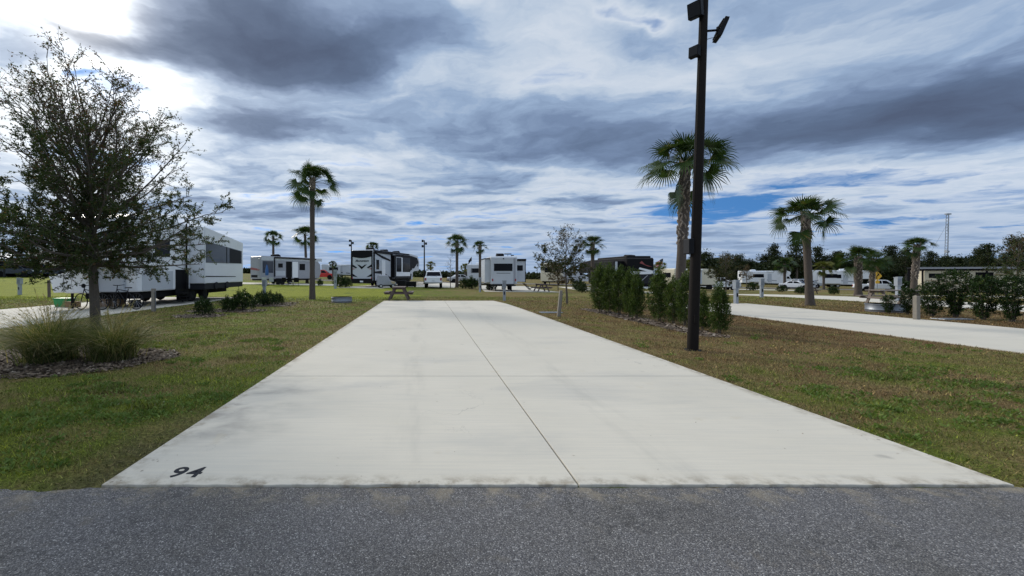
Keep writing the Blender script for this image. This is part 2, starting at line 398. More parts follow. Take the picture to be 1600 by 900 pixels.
    k.put(k.n('ShaderNodeOutputMaterial').inputs[0], p.outputs[0])
    return m, gm, cm, am, mm

TURF, BLADE, CONC, ASPH, MULCH = make_ground_mats()
WHITE = M('white_gelcoat', (.74, .76, .79), .35, 0, .05, 1.2, .2, dirt=(.6, .59, .56))
GREYW = M('pale_grey_panel', (.47, .50, .545), .4, 0, .06, 1.5, .1)
LGREY = M('light_grey_paint', (.29, .30, .34), .45, 0, .08)
CREAM = M('cream_gelcoat', (.66, .60, .46), .35, 0, .06, 1.2, .2)
TANP = M('tan_paint', (.42, .33, .22), .4, 0, .1, 1.5, .2)
BLACKP = M('black_gloss_paint', (.008, .008, .010), .5, 0, .2, 3)
DARK = M('dark_plastic', (.010, .010, .0115), .6, 0, .25, 5)
CHAR = M('charcoal_paint', (.024, .025, .029), .55, 0, .15, 3)
UNDER = M('underbody', (.012, .012, .013), .8, 0, .3, 3)
GLASS = M('tinted_glass', (.008, .009, .012), .12, 0, .2, 1.5)
GLASSG = M('grey_window_film', (.045, .052, .066), .3, 0, .25, 1.2, .3)
RUBBER = M('tyre_rubber', (.02, .02, .021), .85, 0, .2, 10)
ALLOY = M('alloy', (.45, .46, .48), .35, .8, .1)
GALV = M('galvanised_steel', (.20, .22, .25), .45, .5, .15, 8, dirt=(.30, .24, .2))
STEELG = M('grey_cabinet_paint', (.27, .30, .34), .5, 0, .1, 5)
BRONZE = M('dark_bronze_pole', (.014, .0115, .0105), .7, 0, .2, 7, bump=.1)
LAMPBLK = M('lamp_housing_black', (.010, .0105, .013), .5, 0, .2, 7)
LENS = M('lamp_lens', (.016, .017, .019), .3, 0, .1)
WOODG = M('weathered_timber', (.21, .175, .155), .85, 0, .25, 18, bump=.3)
WOODT = M('pale_timber_post', (.21, .19, .16), .85, 0, .22, 16, bump=.3)
WOODD = M('dark_stained_table_timber', (.11, .082, .075), .8, 0, .25, 14, bump=.2)
RED = M('red_paint', (.55, .025, .02), .3, 0, .08, 2, .4)
MAROON = M('maroon_graphic', (.26, .05, .05), .4, 0, .1)
BLUET = M('blue_canvas', (.03, .10, .28), .8, 0, .2, 6)
SILVER = M('silver_paint', (.42, .44, .47), .3, .4, .06, 2, .4)
NAVY = M('dark_blue_paint', (.02, .03, .055), .25, 0, .1, 2, .4)
GREENP = M('green_plastic', (.02, .24, .07), .5, 0, .1)
CARD = M('brown_cardboard', (.26, .17, .09), .85, 0, .15, 5)
YELLOW = M('yellow_sign', (.75, .42, .02), .5, 0, .06)
PAINTK = M('black_stencil_paint', (.022, .024, .03), .7, 0, .35, 30)
RUST = M('tail_lamp_red', (.28, .01, .012), .25, 0, .1)
HEADL = M('headlamp', (.65, .68, .70), .15, 0, .05)
ROOFB = M('blue_grey_metal_roof', (.20, .27, .36), .45, .2, .1, 2)
BARK = M('oak_bark', (.105, .088, .072), .95, 0, .35, 22, bump=.5)
PBARK = M('palm_bark', (.085, .068, .056), .95, 0, .35, 14, bump=.6)
PBOOT = M('palm_boots', (.25, .21, .175), .95, 0, .35, 12, bump=.5)
OAKLEAF = leafmat('oak_leaf', (.032, .054, .022), (.075, .10, .038), .36, (.15, .075, .048), .90)
OAKTOP = leafmat('young_tree_leaf', (.022, .035, .012), (.052, .066, .022), .3, (.13, .075, .035), .86)
PALML = leafmat('palm_frond', (.018, .042, .013), (.048, .082, .022), .22, (.13, .115, .035), .94, .38)
PALMY = leafmat('yellowing_palm_frond', (.06, .08, .02), (.13, .13, .03), .3, (.18, .14, .04), .85)
HEDGEL = leafmat('podocarpus_leaf', (.022, .046, .012), (.092, .132, .032), .25, (.10, .13, .035), .88, .4)
SHRUBL = leafmat('shrub_leaf', (.012, .027, .009), (.036, .066, .018), .25, (.08, .10, .03), .9, .42)
CLUMPL = leafmat('fountain_grass_blade', (.06, .09, .03), (.20, .225, .08), .45, (.46, .38, .23), .78)
PINEL = leafmat('pine_needle', (.016, .026, .012), (.036, .050, .018), .15, (.06, .062, .022), .9)
WEEDL = leafmat('lawn_weed_leaf', (.075, .13, .028), (.17, .23, .06), .25, (.30, .29, .20), .93)
DEADF = leafmat('dead_frond', (.15, .10, .06), (.24, .17, .10), .2)
BROWNL = leafmat('bronze_leaf', (.075, .055, .030), (.13, .09, .05), .3)

# ---------------------------------------------------------------- the setting
def ground():
    xs = np.concatenate([np.linspace(-900, -130, 12), np.linspace(-120, 150, 91), np.linspace(170, 900, 12)])
    ys = np.concatenate([[-200, -40, -10], np.linspace(0, 22, 12), np.linspace(24, 112, 60), [130, 200, 400, 900, 2000]])
    X, Y = np.meshgrid(xs, ys); Z = gz(X, Y)
    V = np.stack([X, Y, Z], -1).reshape(-1, 3); nx = len(xs)
    mb = MB(); mb.add(V, [(j * nx + i, j * nx + i + 1, (j + 1) * nx + i + 1, (j + 1) * nx + i) for j in range(len(ys) - 1) for i in range(nx - 1)])
    mb.build('ground', TURF, smooth=60, kind='structure')
ground()

def wob(s, a=1.): return a * (math.sin(s * 3.1) * .5 + math.sin(s * 7.7 + 1.3) * .3 + math.sin(s * 17.3 + .4) * .2 + math.sin(s * 41. + 2.) * .15)

def road():
    top = []
    x = -40.
    while x <= 60:
        e = 2.866 + wob(x, .010)
        if x < -2.3: e = 2.845 - (-2.3 - x) * .012 + wob(x * 1.7, .035)
        if x > 4.15: e = 2.866 + wob(x * 1.7, .03)
        top.append((x, e)); x += .05
    mb = MB(); n = len(top)
    v = [(a, b, .006) for a, b in top] + [(a, -14., .006) for a, b in top]
    mb.add(v, [(i + n, i + 1 + n, i + 1, i) for i in range(n - 1)])
    mb.build('road', ASPH, kind='structure')
road()

def pad():
    """cast in four panels with real gaps between them"""
    mb = MB(); yf, yj, yb = 2.868, 5.93, 22.6; gj = .006; top = .022
    def panel(x0, x1, y0, y1, frontrough=False, corner=None):
        pts = []
        if frontrough:
            x = x0
            while x < x1: pts.append((x, y0 + abs(wob(x * 1.9, .012)) + abs(wob(x * 9.3 + 4, .008)))); x += .06
            pts.append((x1, y0))
        else: pts += [(x0, y0), (x1, y0)]
        if corner: pts += corner
        else: pts += [(x1, y1)]
        pts += [(x0, y1)]
        mb.slab(pts, -.12, top)
    panel(PX0, PXJ - gj, yf, yj - .007, True); panel(PXJ + gj, PX1, yf, yj - .007, True)
    panel(PX0, PXJ - gj, yj + .007, yb); panel(PXJ + gj, PX1, yj + .007, yb, False, [(PX1, 17.5), (PX1 - .05, 20.), (PX1 - .35, yb)])
    o = mb.build('concrete_pad', CONC, bevel=.006, kind='structure')
    b2 = MB(); b2.bx(PX0 + .03, PX1 - .5, yf + .06, yb - .05, -.1, .004)
    b2.build('pad_bedding', UNDER, kind='structure')
    def flat(x0, x1, y0, y1, z=.018, skew=0.):
        ys = np.linspace(y0, y1, 14); v = []; n = len(ys)
        for yy in ys:
            for xx in (x0, x1):
                xq = xx + skew * (yy - y0); v.append((xq, yy, g(xq, yy) + z))
        for yy in ys:
            for xx in (x0, x1):
                xq = xx + skew * (yy - y0); v.append((xq, yy, g(xq, yy) - .1))
        f = [(2 * i, 2 * i + 1, 2 * i + 3, 2 * i + 2) for i in range(n - 1)]; q = 2 * n
        f += [(2 * i, 2 * i + 2, 2 * i + 2 + q, 2 * i + q) for i in range(n - 1)] + [(2 * i + 1, 2 * i + 3, 2 * i + 3 + q, 2 * i + 1 + q) for i in range(n - 1)]
        f += [(0, 1, 1 + q, q), (2 * n - 2, 2 * n - 1, 2 * n - 1 + q, 2 * n - 2 + q)]
        m = MB(); m.add(v, f); return m.build('concrete_pad', CONC, kind='structure')
    flat(11.25, 16.2, 2.87, 20.6); flat(-17.7, -11.6, 2.87, 26.2); flat(23.6, 28.4, 2.87, 34.5)
    flat(36.5, 41.5, 10, 36)
    for x0, x1, y0, y1, sk in [(-9.5, -4.6, 43, 66, .30), (5.5, 12.5, 37.5, 60, .1), (-27, -9.6, 48.3, 53.2, 0), (-3.5, 3.5, 49, 70, .12), (17, 24, 36, 60, .1), (40, 60, 63, 66.5, 0)]:
        flat(x0, x1, y0, y1, .02, sk)
    # back lane
    v = []; xs = np.linspace(-30, 150, 60)
    for xx in xs:
        for yy in (69., 69.01, 74.99, 75.): v.append((xx, yy + .05 * max(0, xx), g(xx, yy + .05 * max(0, xx)) + .03))
    m = MB(); m.add(v, [(4 * i, 4 * i + 4, 4 * i + 7, 4 * i + 3) for i in range(len(xs) - 1)]); m.build('road', ASPH, kind='structure')
pad()

# site number stencilled on the pad
def text_mesh(name, s, size, mat, parent=None, depth=.001, offset=0., shear=0., sx=1., loc=(0, 0, 0), rot=(0, 0, 0)):
    c = bpy.data.curves.new(name, 'FONT'); c.body = s; c.space_character = 1.12 if s == '94' else 1.; c.size = size; c.extrude = depth; c.offset = offset; c.shear = shear
    c.align_x = 'CENTER'; c.align_y = 'CENTER'
    o = bpy.data.objects.new(name, c); COL.objects.link(o); dg = bpy.context.evaluated_depsgraph_get()
    me = bpy.data.meshes.new_from_object(o.evaluated_get(dg)); bpy.data.objects.remove(o); bpy.data.curves.remove(c)
    me.materials.clear(); me.materials.append(mat)
    q = bpy.data.objects.new(name, me); COL.objects.link(q); q.location = loc; q.rotation_euler = rot; q.scale = (sx, 1, 1)
    if parent is not None: q.parent = parent
    return q
o = text_mesh('site_number', '94', .215, PAINTK, None, .0006, .005, .0, 1.02, (-1.77, 3.045, .0232))
tag(o, 'black stencilled number 94 painted on the pad corner', 'number')

# ---------------------------------------------------------------- grass
BEDS = [(-6.15, 6.75, 1.35, .85), (-5.5, 7.3, .95, .75), (-7.0, 7.9, 1.1, .9)]          # mulch (x, y, rx, ry)
BEDS += [(at(310, 14.5), 14.6, .9, .7), (at(352, 16.5), 16.6, 1.5, .8), (at(405, 19.5), 19.4, 1.7, .8), (at(445, 21), 20.8, .8, .5)]
BEDS += [(6.95, y, .40, .6) for y in np.arange(10.2, 17.0, .75)]
def in_bed(x, y, grow=1.):
    r = np.zeros(np.shape(x), bool)
    for bx_, by_, rx, ry in BEDS:
        w = 1 + .12 * np.sin(5 * np.arctan2(y - by_, x - bx_) + bx_)
        r |= ((x - bx_) / (rx * grow * w)) ** 2 + ((y - by_) / (ry * grow * w)) ** 2 < 1
    return r

def on_hard(x, y):
    w = .022 * np.sin(y * 9.1) + .016 * np.sin(y * 23.7 + 1.) + .012 * np.sin(y * 51.)
    h = (x > PX0 - .01 + w) & (x < PX1 + .01 + w) & (y < 22.62)
    h |= (x > 11.24) & (x < 16.22) & (y < 20.62)
    h |= (x > -17.72) & (x < -11.58) & (y < 26.22)
    h |= (x > 23.58) & (x < 28.42) & (y < 34.5)
    return h

def grass():
    V = []; Rn = []
    for (y0, y1, dens, hh, ww) in [(2.78, 4.8, 3900, .034, .0070), (4.8, 7.5, 2300, .038, .0095), (7.5, 12, 1050, .042, .013), (12, 18, 480, .046, .020), (18, 27, 210, .05, .032)]:
        xa, xb = -1.13 * y1 - .6, 1.52 * y1 + .6
        n = int((xb - xa) * (y1 - y0) * dens)
        x = nr.uniform(xa, xb, n); y = nr.uniform(y0, y1, n)
        patch = np.sin(x * 2.3 + 1.7 * np.sin(y * 1.9)) * np.sin(y * 2.7 + 1.3 * np.sin(x * 1.3)) * .5 + .5
        edge = np.minimum(np.abs(x - PX0), np.abs(x - PX1))
        keep = (x < 1.52 * y + .6) & (x > -1.13 * y - .6) & ~on_hard(x, y) & ~in_bed(x, y, .80 + .30 * nr.random(n))
        keep &= nr.random(n) < .55 + .45 * patch
        keep &= ~((y < 2.84 + .05 * np.sin(x * 5) + .03 * np.sin(x * 13)))
        keep &= ~((x < PX0) & (x > PX0 - .35) & (y < 4.6) & (nr.random(n) < .35))      # bare dirt strip beside the slab
        x, y, patch = x[keep], y[keep], patch[keep]; n = len(x)
        a = nr.uniform(0, 2 * math.pi, n); lean = nr.uniform(.5, 2.6, n)
        L = .85 * hh * nr.uniform(.5, 1.25, n) * (.7 + .6 * patch); W = ww * nr.uniform(.6, 1.3, n)
        broad = nr.random(n) < .10; W = np.where(broad, W * 2.1, W); L = np.where(broad, L * .75, L)
        z = gz(x, y)
        dx, dy = np.cos(a) * lean, np.sin(a) * lean; nn = np.sqrt(dx * dx + dy * dy + 1)
        tip = np.stack([x + dx / nn * L * 1.5, y + dy / nn * L * 1.5, z + L / nn * 1.5 + .004], 1)
        b = a + math.pi / 2 + nr.uniform(-.5, .5, n)
        p0 = np.stack([x + np.cos(b) * W / 2, y + np.sin(b) * W / 2, z - .004], 1); p1 = np.stack([x - np.cos(b) * W / 2, y - np.sin(b) * W / 2, z - .004], 1)
        V.append(np.stack([p0, p1, tip], 1)); r = nr.random(n) ** 1.2 * .9; Rn.append(np.where(nr.random(n) < .03, 1., r))
    # coarse weeds standing in the lawn
    for (cx, cy, rr, num) in [(-4.0, 5.3, .22, 240), (-4.6, 4.1, .18, 170), (6.65, 5.92, .17, 260), (-3.15, 4.6, .13, 120), (9.2, 5.3, .16, 150), (-5.3, 3.5, .15, 130), (7.9, 5.3, .13, 120), (-3.2, 7.3, .2, 160), (8.2, 4.2, .15, 110)]:
        th = nr.uniform(0, 6.28, num); q = np.sqrt(nr.random(num)) * rr; x = cx + q * np.cos(th) * 1.5; y = cy + q * np.sin(th)
        a = nr.uniform(0, 6.28, num); L = nr.uniform(.04, .085, num); W = nr.uniform(.012, .022, num)
        tip = np.stack([x + np.cos(a) * L * .7, y + np.sin(a) * L * .7, L * .9], 1); b = a + 1.57
        p0 = np.stack([x + np.cos(b) * W / 2, y + np.sin(b) * W / 2, 0 * x], 1); p1 = np.stack([x - np.cos(b) * W / 2, y - np.sin(b) * W / 2, 0 * x], 1)
        V.append(np.stack([p0, p1, tip], 1)); Rn.append(nr.uniform(0, .5, num))
    o = quads_mesh('grass', np.concatenate(V), np.concatenate(Rn), BLADE, k=3)
    tag(o, 'short patchy green and brown lawn around the pads', 'grass', kind='stuff')
grass()

def lawn_weeds():
    V = []; Rn = []
    for (xa, xb, ya, yb, num) in [(-7.5, -2.35, 2.95, 5.6, 420), (-8, -2.4, 5.6, 10, 210), (4.2, 8.5, 2.95, 6.5, 260), (4.3, 11, 6.5, 10, 60), (-12, -2.6, 10, 20, 60)]:
        for _ in range(num):
            cx, cy = nr.uniform(xa, xb), nr.uniform(ya, yb); rr = nr.uniform(.04, .15) * (1 + .04 * cy); m = int(nr.uniform(14, 60)); tone = nr.random()
            if math.sin(cx * 1.7 + 2 * math.sin(cy)) * math.sin(cy * 1.9 + cx) < -.15: continue
            th = nr.uniform(0, 6.28, m); q = np.sqrt(nr.random(m)) * rr; x = cx + q * np.cos(th) * nr.uniform(.8, 1.8); y = cy + q * np.sin(th)
            ok = ~on_hard(x, y) & ~in_bed(x, y, 1.02) & (y > 2.9); x, y = x[ok], y[ok]; m = len(x)
            if not m: continue
            P = np.stack([x, y, nr.uniform(.0, .02, m)], 1); a = nr.uniform(0, 6.28, m); D = np.stack([np.cos(a), np.sin(a), nr.uniform(.3, 1.4, m)], 1)
            V.append(leaves(P, D, nr.uniform(.025, .06, m), nr.uniform(.010, .024, m))); Rn.append(np.clip(tone * .5 + nr.random(m) * .45, 0, 1))
    tag(quads_mesh('lawn_weeds', np.concatenate(V), np.concatenate(Rn), WEEDL), 'small green weeds and clover scattered through the lawn', 'weeds', kind='stuff')

def mulch():
    V = []; Rn = []
    for (bx_, by_, rx, ry) in BEDS:
        num = int(3200 * rx * ry) if by_ < 9 else int(700 * rx * ry)
        th = nr.uniform(0, 6.28, num); q = np.sqrt(nr.random(num)) * 1.08
        x = bx_ + q * rx * np.cos(th); y = by_ + q * ry * np.sin(th); z = .004 + .03 * nr.random(num)
        ok = ~on_hard(x, y); x, y, z = x[ok], y[ok], z[ok]; num = len(x)
        a = nr.uniform(0, 6.28, num); L = nr.uniform(.03, .10, num) * (1 if by_ < 9 else 1.4); W = nr.uniform(.012, .035, num) * (1 if by_ < 9 else 1.4)
        tl = nr.normal(0, .25, num); ux, uy = np.cos(a), np.sin(a)
        c = np.stack([x, y, z], 1); d = np.stack([ux, uy, tl], 1) * L[:, None] / 2; e = np.stack([-uy, ux, nr.normal(0, .25, num)], 1) * W[:, None] / 2
        V.append(np.stack([c - d - e, c + d - e, c + d + e, c - d + e], 1)); Rn.append(nr.random(num))
    o = quads_mesh('mulch', np.concatenate(V), np.concatenate(Rn), MULCH)
    tag(o, 'loose brown bark mulch in the planting beds', 'mulch', kind='stuff')
    mb = MB()
    for i, (bx_, by_, rx, ry) in enumerate(BEDS):
        pts = []
        for j in range(40):
            t = 2 * math.pi * j / 40; w = 1 + .12 * math.sin(5 * t + bx_) + .04 * math.sin(11 * t)
            pts.append((bx_ + rx * .97 * w * math.cos(t), by_ + ry * .97 * w * math.sin(t), .004 + .0006 * (i % 9)))
        mb.add(pts + [(bx_, by_, .012 + .0006 * (i % 9))], [(j, (j + 1) % 40, 40) for j in range(40)], .25)
    mb.build('mulch_bed', MULCH, kind='structure')
lawn_weeds()
def debris():
    n = 170; x = nr.uniform(PX0 + .03, PX1 - .03, n); y = 2.9 + 17 * nr.random(n) ** 1.6
    side = nr.random(n) < .55; x = np.where(side, np.where(nr.random(n) < .5, PX0 + .02 + np.abs(nr.normal(0, .16, n)), PX1 - .02 - np.abs(nr.normal(0, .16, n))), x)
    P = np.stack([x, y, .0235 + .004 * nr.random(n)], 1); a = nr.uniform(0, 6.28, n); D = np.stack([np.cos(a), np.sin(a), nr.normal(0, .08, n)], 1)
    V = leaves(P, D, nr.uniform(.010, .03, n), nr.uniform(.005, .012, n)); V[:, :, 2] = np.maximum(V[:, :, 2] * .15 + .0235 * .85, .0232)
    tag(quads_mesh('leaf_litter', V, nr.random(n), MULCH), 'tiny dry leaf bits and crumbs lying on the concrete pad', 'leaf litter', kind='stuff')
debris()
mulch()

# ---------------------------------------------------------------- palms
def palm_crown(seed, n=30, droop=1.0, size=1.0, n_old=4):
    q = np.random.default_rng(seed); V = []; Rn = []; old = []; oldr = []
    stems = MB()
    for i in range(n):
        az = i * 2.39996 + q.normal(0, .15); f = i / (n - 1)
        el = R(86) - f * R(116) * droop - (R(22) if i >= n - 3 else 0) + q.normal(0, .10)
        pl = (.46 + .62 * min(1., f * 1.7)) * size * q.uniform(.9, 1.08)
        d = np.array([math.cos(az) * math.cos(el), math.sin(az) * math.cos(el), math.sin(el)])
        side = np.array([-math.sin(az), math.cos(az), 0.]); nrm = np.cross(side, d)*-1
        roll = q.normal(0, .5); side = side * math.cos(roll) + nrm * math.sin(roll); nrm = np.cross(d, side)
        base = np.array([0, 0, -.05]); mid = base + d * pl * .55 + np.array([0, 0, .05]); end = base + d * pl + np.array([0, 0, -.06 * f])
        stems.tube([tuple(base), tuple(mid), tuple(end)], [.022 * size, .016 * size, .012 * size], 4)
        dip = R(q.uniform(2, 20) + 20 * f); d0 = d; d = d * math.cos(dip) - nrm * math.sin(dip); nrm = np.cross(d, side)
        if nrm[2] < 0: nrm = -nrm
        ns = 28; shade = q.random() * .6
        dead = i >= n - n_old and q.random() < .03; cur = []; curr = []
        for j in range(ns):
            sft = (j + .5) / ns * 2 - 1; ang = sft * R(118)
            dr = d * math.cos(ang) + side * math.sin(ang)
            L = size * (.80 - .24 * abs(sft) ** 1.6) * q.uniform(.88, 1.08)
            o_ = end - d * .10 * size * (1 - abs(sft))
            lift = nrm * (.10 * size * (abs(sft) - .3))
            a1 = o_ + dr * L * .5 + lift + np.array([0, 0, -.01 * size])
            a2 = o_ + dr * L * .82 + lift * .8 + np.array([0, 0, -.05 * size * q.uniform(.3, 1.5)])
            a3 = o_ + dr * L * 1.02 + np.array([0, 0, -(.07 + .13 * f) * size * q.uniform(.3, 1.7)])
            w = np.cross(dr, nrm); w /= np.linalg.norm(w) + 1e-9
            ww = .026 * size
            quad = [[o_ - w * .008, o_ + w * .008, a1 + w * ww, a1 - w * ww], [a1 - w * ww, a1 + w * ww, a2 + w * ww * .62, a2 - w * ww * .62],
                    [a2 - w * ww * .62, a2 + w * ww * .62, a3 + w * .003, a3 - w * .003]]
            r_ = min(.93, shade + q.random() * .35) if q.random() > .03 else .97
            (cur if dead else V).extend(quad); (curr if dead else Rn).extend([r_] * 3)
        if dead: old.append((cur, curr))
    return np.array(V), np.array(Rn), stems, old, None

CROWNS = {}
def palm(label, px, Y, height, crown_r, trunk_r, seed, boots=True, group='cabbage palms around the campground', lean=(0, 0), mat=None, n=26, droop=1.0, X=None, swell=1.25):
    x = at(px, Y) if X is None else X; z0 = g(x, Y)
    t = thing('palm_tree', label, 'palm tree', (x, Y, z0), rng.uniform(0, 0.01), group)
    mb = MB(); pts = []; rad = []
    for i in range(13):
        f = i / 12; w = math.sin(f * math.pi) * .06
        pts.append((lean[0] * f + w * lean[0], lean[1] * f, height * f - .1 * (1 - f)))
        r_ = trunk_r * (1.22 - .3 * min(1, f * 5)) * (1 if f < .55 else (1 + (swell - 1) * math.sin((f - .55) / .45 * math.pi))) * (1 - .1 * f) * (1 + .05 * math.sin(i * 2.7 + seed))
        rad.append(r_)
    mb.tube(pts, rad, 14); mb.build('trunk', PBARK, t, smooth=60)
    if boots:
        bm_ = MB(); nb = int(46 + 12 * height)
        for i in range(nb):
            f = .60 + .40 * (i / nb) if boots is True else boots + (1 - boots) * (i / nb)
            az = i * 2.39996 + rng.uniform(-.2, .2); idx = min(11, int(f * 12)); fr = f * 12 - idx
            p = Vector(pts[idx]).lerp(Vector(pts[idx + 1]), fr); rr = rad[idx] * (1 - fr) + rad[idx + 1] * fr
            out = Vector((math.cos(az), math.sin(az), 0)); tip_ = rng.uniform(.10, .26)
            tw = Vector((-math.sin(az), math.cos(az), 0)) * rng.choice((-1, 1)) * .09
            b0 = p + out * rr * .72; b1 = b0 + out * (.02 + .16 * trunk_r) + Vector((0, 0, tip_)) + tw
            bm_.tube([b0, b0.lerp(b1, .5) + out * .03, b1], [.042, .036, .018], 5)
        bm_.build('trunk_boots', PBOOT, t)
    V, Rn, st, old, oldr = palm_crown(seed, n, droop)
    k = crown_r / 1.76; off = np.array([lean[0], lean[1], height - .05])
    c = quads_mesh('crown', V * k + off, Rn, mat or PALML, t)
    st.v = [v * k + off for v in st.v]; st.build('leaf_stems', mat or PALML, t)
    for a_, r_ in old: quads_mesh('dead_frond', np.array(a_) * k + off, r_, DEADF, t)
    return t

palm('tall slim palm standing left of the pad beside the fire ring', 488, 24.0, 6.95, 1.75, .165, 3, .93, swell=1.0, droop=.98)
palm('largest palm with criss-cross boots on its trunk, behind the hedge', 1060, 16.2, 5.95, 1.95, .19, 11, .45, lean=(.28, 0), swell=1.22)
palm('lone palm on brown grass right of the light pole', 1266, 19.4, 4.3, 1.55, .165, 21, .72, lean=(-.22, 0), swell=1.1)
palm('short stout palm left of the yellow sign, nearer of a pair', 1341, 29.0, 2.75, 1.45, .215, 31, .35, swell=1.05)
palm('short palm just right of the stout one, beside the yellow sign', 1361, 34.0, 3.0, 1.25, .18, 41, .4, swell=1.1, lean=(.2, 0))
palm('palm with pale scaly trunk in front of the tan motorhome', 1426, 31., 3.85, 1.10, .20, 51, .3, swell=1.05, lean=(.35, 0))
palm('palm rising behind the grey trailer with the open door', 427, 55., 6.2, 1.5, .18, 61, None, swell=1.0)
palm('palm close behind the tall slim palm at the trailer', 480, 55.5, 6.6, 2.1, .20, 71, None, swell=1.0, lean=(-.3, 0))
palm('taller of two palms between white pickup and small trailer', 714, 50., 5.6, 1.7, .20, 81, .8, swell=1.0)
palm('slimmer of two palms, at the left edge of the small white trailer', 750, 44., 4.75, 1.0, .16, 91, .8, swell=1.0)
palm('palm behind the young tree right of the small trailer', 926, 39., 4.7, 1.35, .18, 101, .75, swell=1.1)
palm('far small palm left of the striped fifth wheel trailer', 520, 72., 3.0, .95, .14, 111, None)
palm('far small palm hidden behind the roof of the striped trailer', 582, 74., 6.3, 1.5, .16, 121, None)
palm('low yellowish palm near the far light pole', 673, 75., 3.2, 1.1, .16, 131, None, mat=PALMY)
palm('low yellowish palm between the two palms by the flag', 727, 72., 2.9, 1.1, .18, 141, None, mat=PALMY)
palm('palm with pale trunk before the dark treeline', 1226, 84., 4.9, 2.3, .26, 151, None, mat=PALML)
palm('yellowing palm standing before the long white fifth wheel', 1287, 74., 4.1, 1.9, .20, 161, None, mat=PALMY)
palm('yellow palm peeping up between hedge palm trunk and light pole', 1080, 48., 3.3, 1.3, .16, 171, None, mat=PALMY)
palm('yellow palm at the right end of the black trailer', 1030, 52., 3.2, 1.0, .15, 181, None, mat=PALMY)

# ---------------------------------------------------------------- trees
def grow(mb, p, d, L, r, segs=5, jit=.10, up=.06, n=5):
    pts = [Vector(p)]; d = Vector(d).normalized(); rad = [r]
    for i in range(segs):
        d = (d + Vector((rng.gauss(0, jit), rng.gauss(0, jit), rng.gauss(0, jit) + up))).normalized()
        pts.append(pts[-1] + d * L / segs); rad.append(r * (1 - .82 * (i + 1) / segs))
    mb.tube(pts, rad, n, cap=False); return pts

def broad_tree(t, H, z_lo, rad_lo, r_trunk, n1, leaf_mat, leaf_len, top_mat=None, dens=1.0, thin_top=.35, seed=1, low_extra=1.0, bias=1.05, taper=.60, rise=62):
    global rng
    keep = rng; rng = random.Random(seed)
    mb = MB(); P = []; D = []; hz = []
    tr = grow(mb, (0, 0, -.1), (0.01, 0, 1), H * .97, r_trunk, 12, .02, .05, 10)
    def pt(pts, f):
        i = min(len(pts) - 2, int(f * (len(pts) - 1))); fr = f * (len(pts) - 1) - i
        return pts[i].lerp(pts[i + 1], fr), (pts[i + 1] - pts[i]).normalized()
    for i in range(n1):
        f = ((i + rng.random() * .7) / n1) ** bias; z = z_lo + (H * .90 - z_lo) * f
        p, _ = pt(tr, min(.97, (z + .1) / (H * .97))); az = i * 2.39996 + rng.uniform(-.3, .3)
        el = R(3) + R(rise) * f ** .8 + rng.gauss(0, .10)
        L = rad_lo * (1.02 - taper * f ** 1.2) * rng.uniform(.80, 1.18)
        if i % 3 == 2 and f < .5: L *= .55
        d = (math.cos(az) * math.cos(el), math.sin(az) * math.cos(el), math.sin(el))
        b1 = grow(mb, p, d, L, r_trunk * (.34 - .2 * f), 7, .09, .035 + .03 * f, 5)
        n2 = int(L * 7.5)
        for j in range(n2):
            g2 = .08 + .92 * (j + rng.random()) / n2; p2, d2 = pt(b1, min(.99, g2))
            a2 = d2.cross(Vector((rng.gauss(0, 1), rng.gauss(0, 1), rng.gauss(0, .45)))).normalized()
            dd = (d2 * rng.uniform(.5, 1.1) + a2 * .9 + Vector((0, 0, .12)))
            L2 = rng.uniform(.30, .75) * (1.12 - .55 * g2) * (rad_lo / 2.3) ** .5
            b2 = grow(mb, p2, dd, L2, .009, 4, .16, .05, 3)
            dense = dens * (1.0 if f < .32 else (thin_top + (1 - thin_top) * max(0, .62 - f) / .5)) * (low_extra if f < .34 else 1)
            n3 = int(rng.uniform(3, 6))
            for q in range(n3):
                p3, d3 = pt(b2, min(.98, .2 + .8 * (q + rng.random()) / n3))
                a3 = d3.cross(Vector((rng.gauss(0, 1), rng.gauss(0, 1), rng.gauss(0, 1)))).normalized()
                b3 = grow(mb, p3, d3 + a3 * .8, rng.uniform(.10, .26), .004, 2, .12, .04, 3)
                nl = int(dense * rng.uniform(4, 10) + rng.random())
                for w in range(nl):
                    p4, d4 = pt(b3, rng.random() * .98); P.append(p4 + Vector((rng.gauss(0, .012), rng.gauss(0, .012), rng.gauss(0, .012))))
                    D.append(Vector((rng.gauss(0, 1), rng.gauss(0, 1), rng.gauss(-.1, .7))) + d4 * .6); hz.append(f)
    mb.build('trunk', BARK, t)
    P = np.array([tuple(a) for a in P]); D = np.array([tuple(a) for a in D]); hz = np.array(hz)
    n = len(P); V = leaves(P, D, leaf_len * nr.uniform(.65, 1.3, n), leaf_len * .42 * nr.uniform(.8, 1.2, n))
    r_ = nr.random(n) * .88; r_ = np.where(nr.random(n) < .05 + .75 * np.clip(hz - .35, 0, 1), .97, r_)
    quads_mesh('crown', V, r_, leaf_mat, t)
    rng = keep
    return n

t = thing('oak_tree', 'large sparse young oak in the mulch bed at the left', 'tree', (at(152, 8.3), 8.3, 0))
broad_tree(t, 4.45, 1.64, 2.28, .108, 92, OAKLEAF, .048, dens=1.75, thin_top=.75, seed=5, low_extra=2.7, bias=1.3, taper=.22, rise=58)
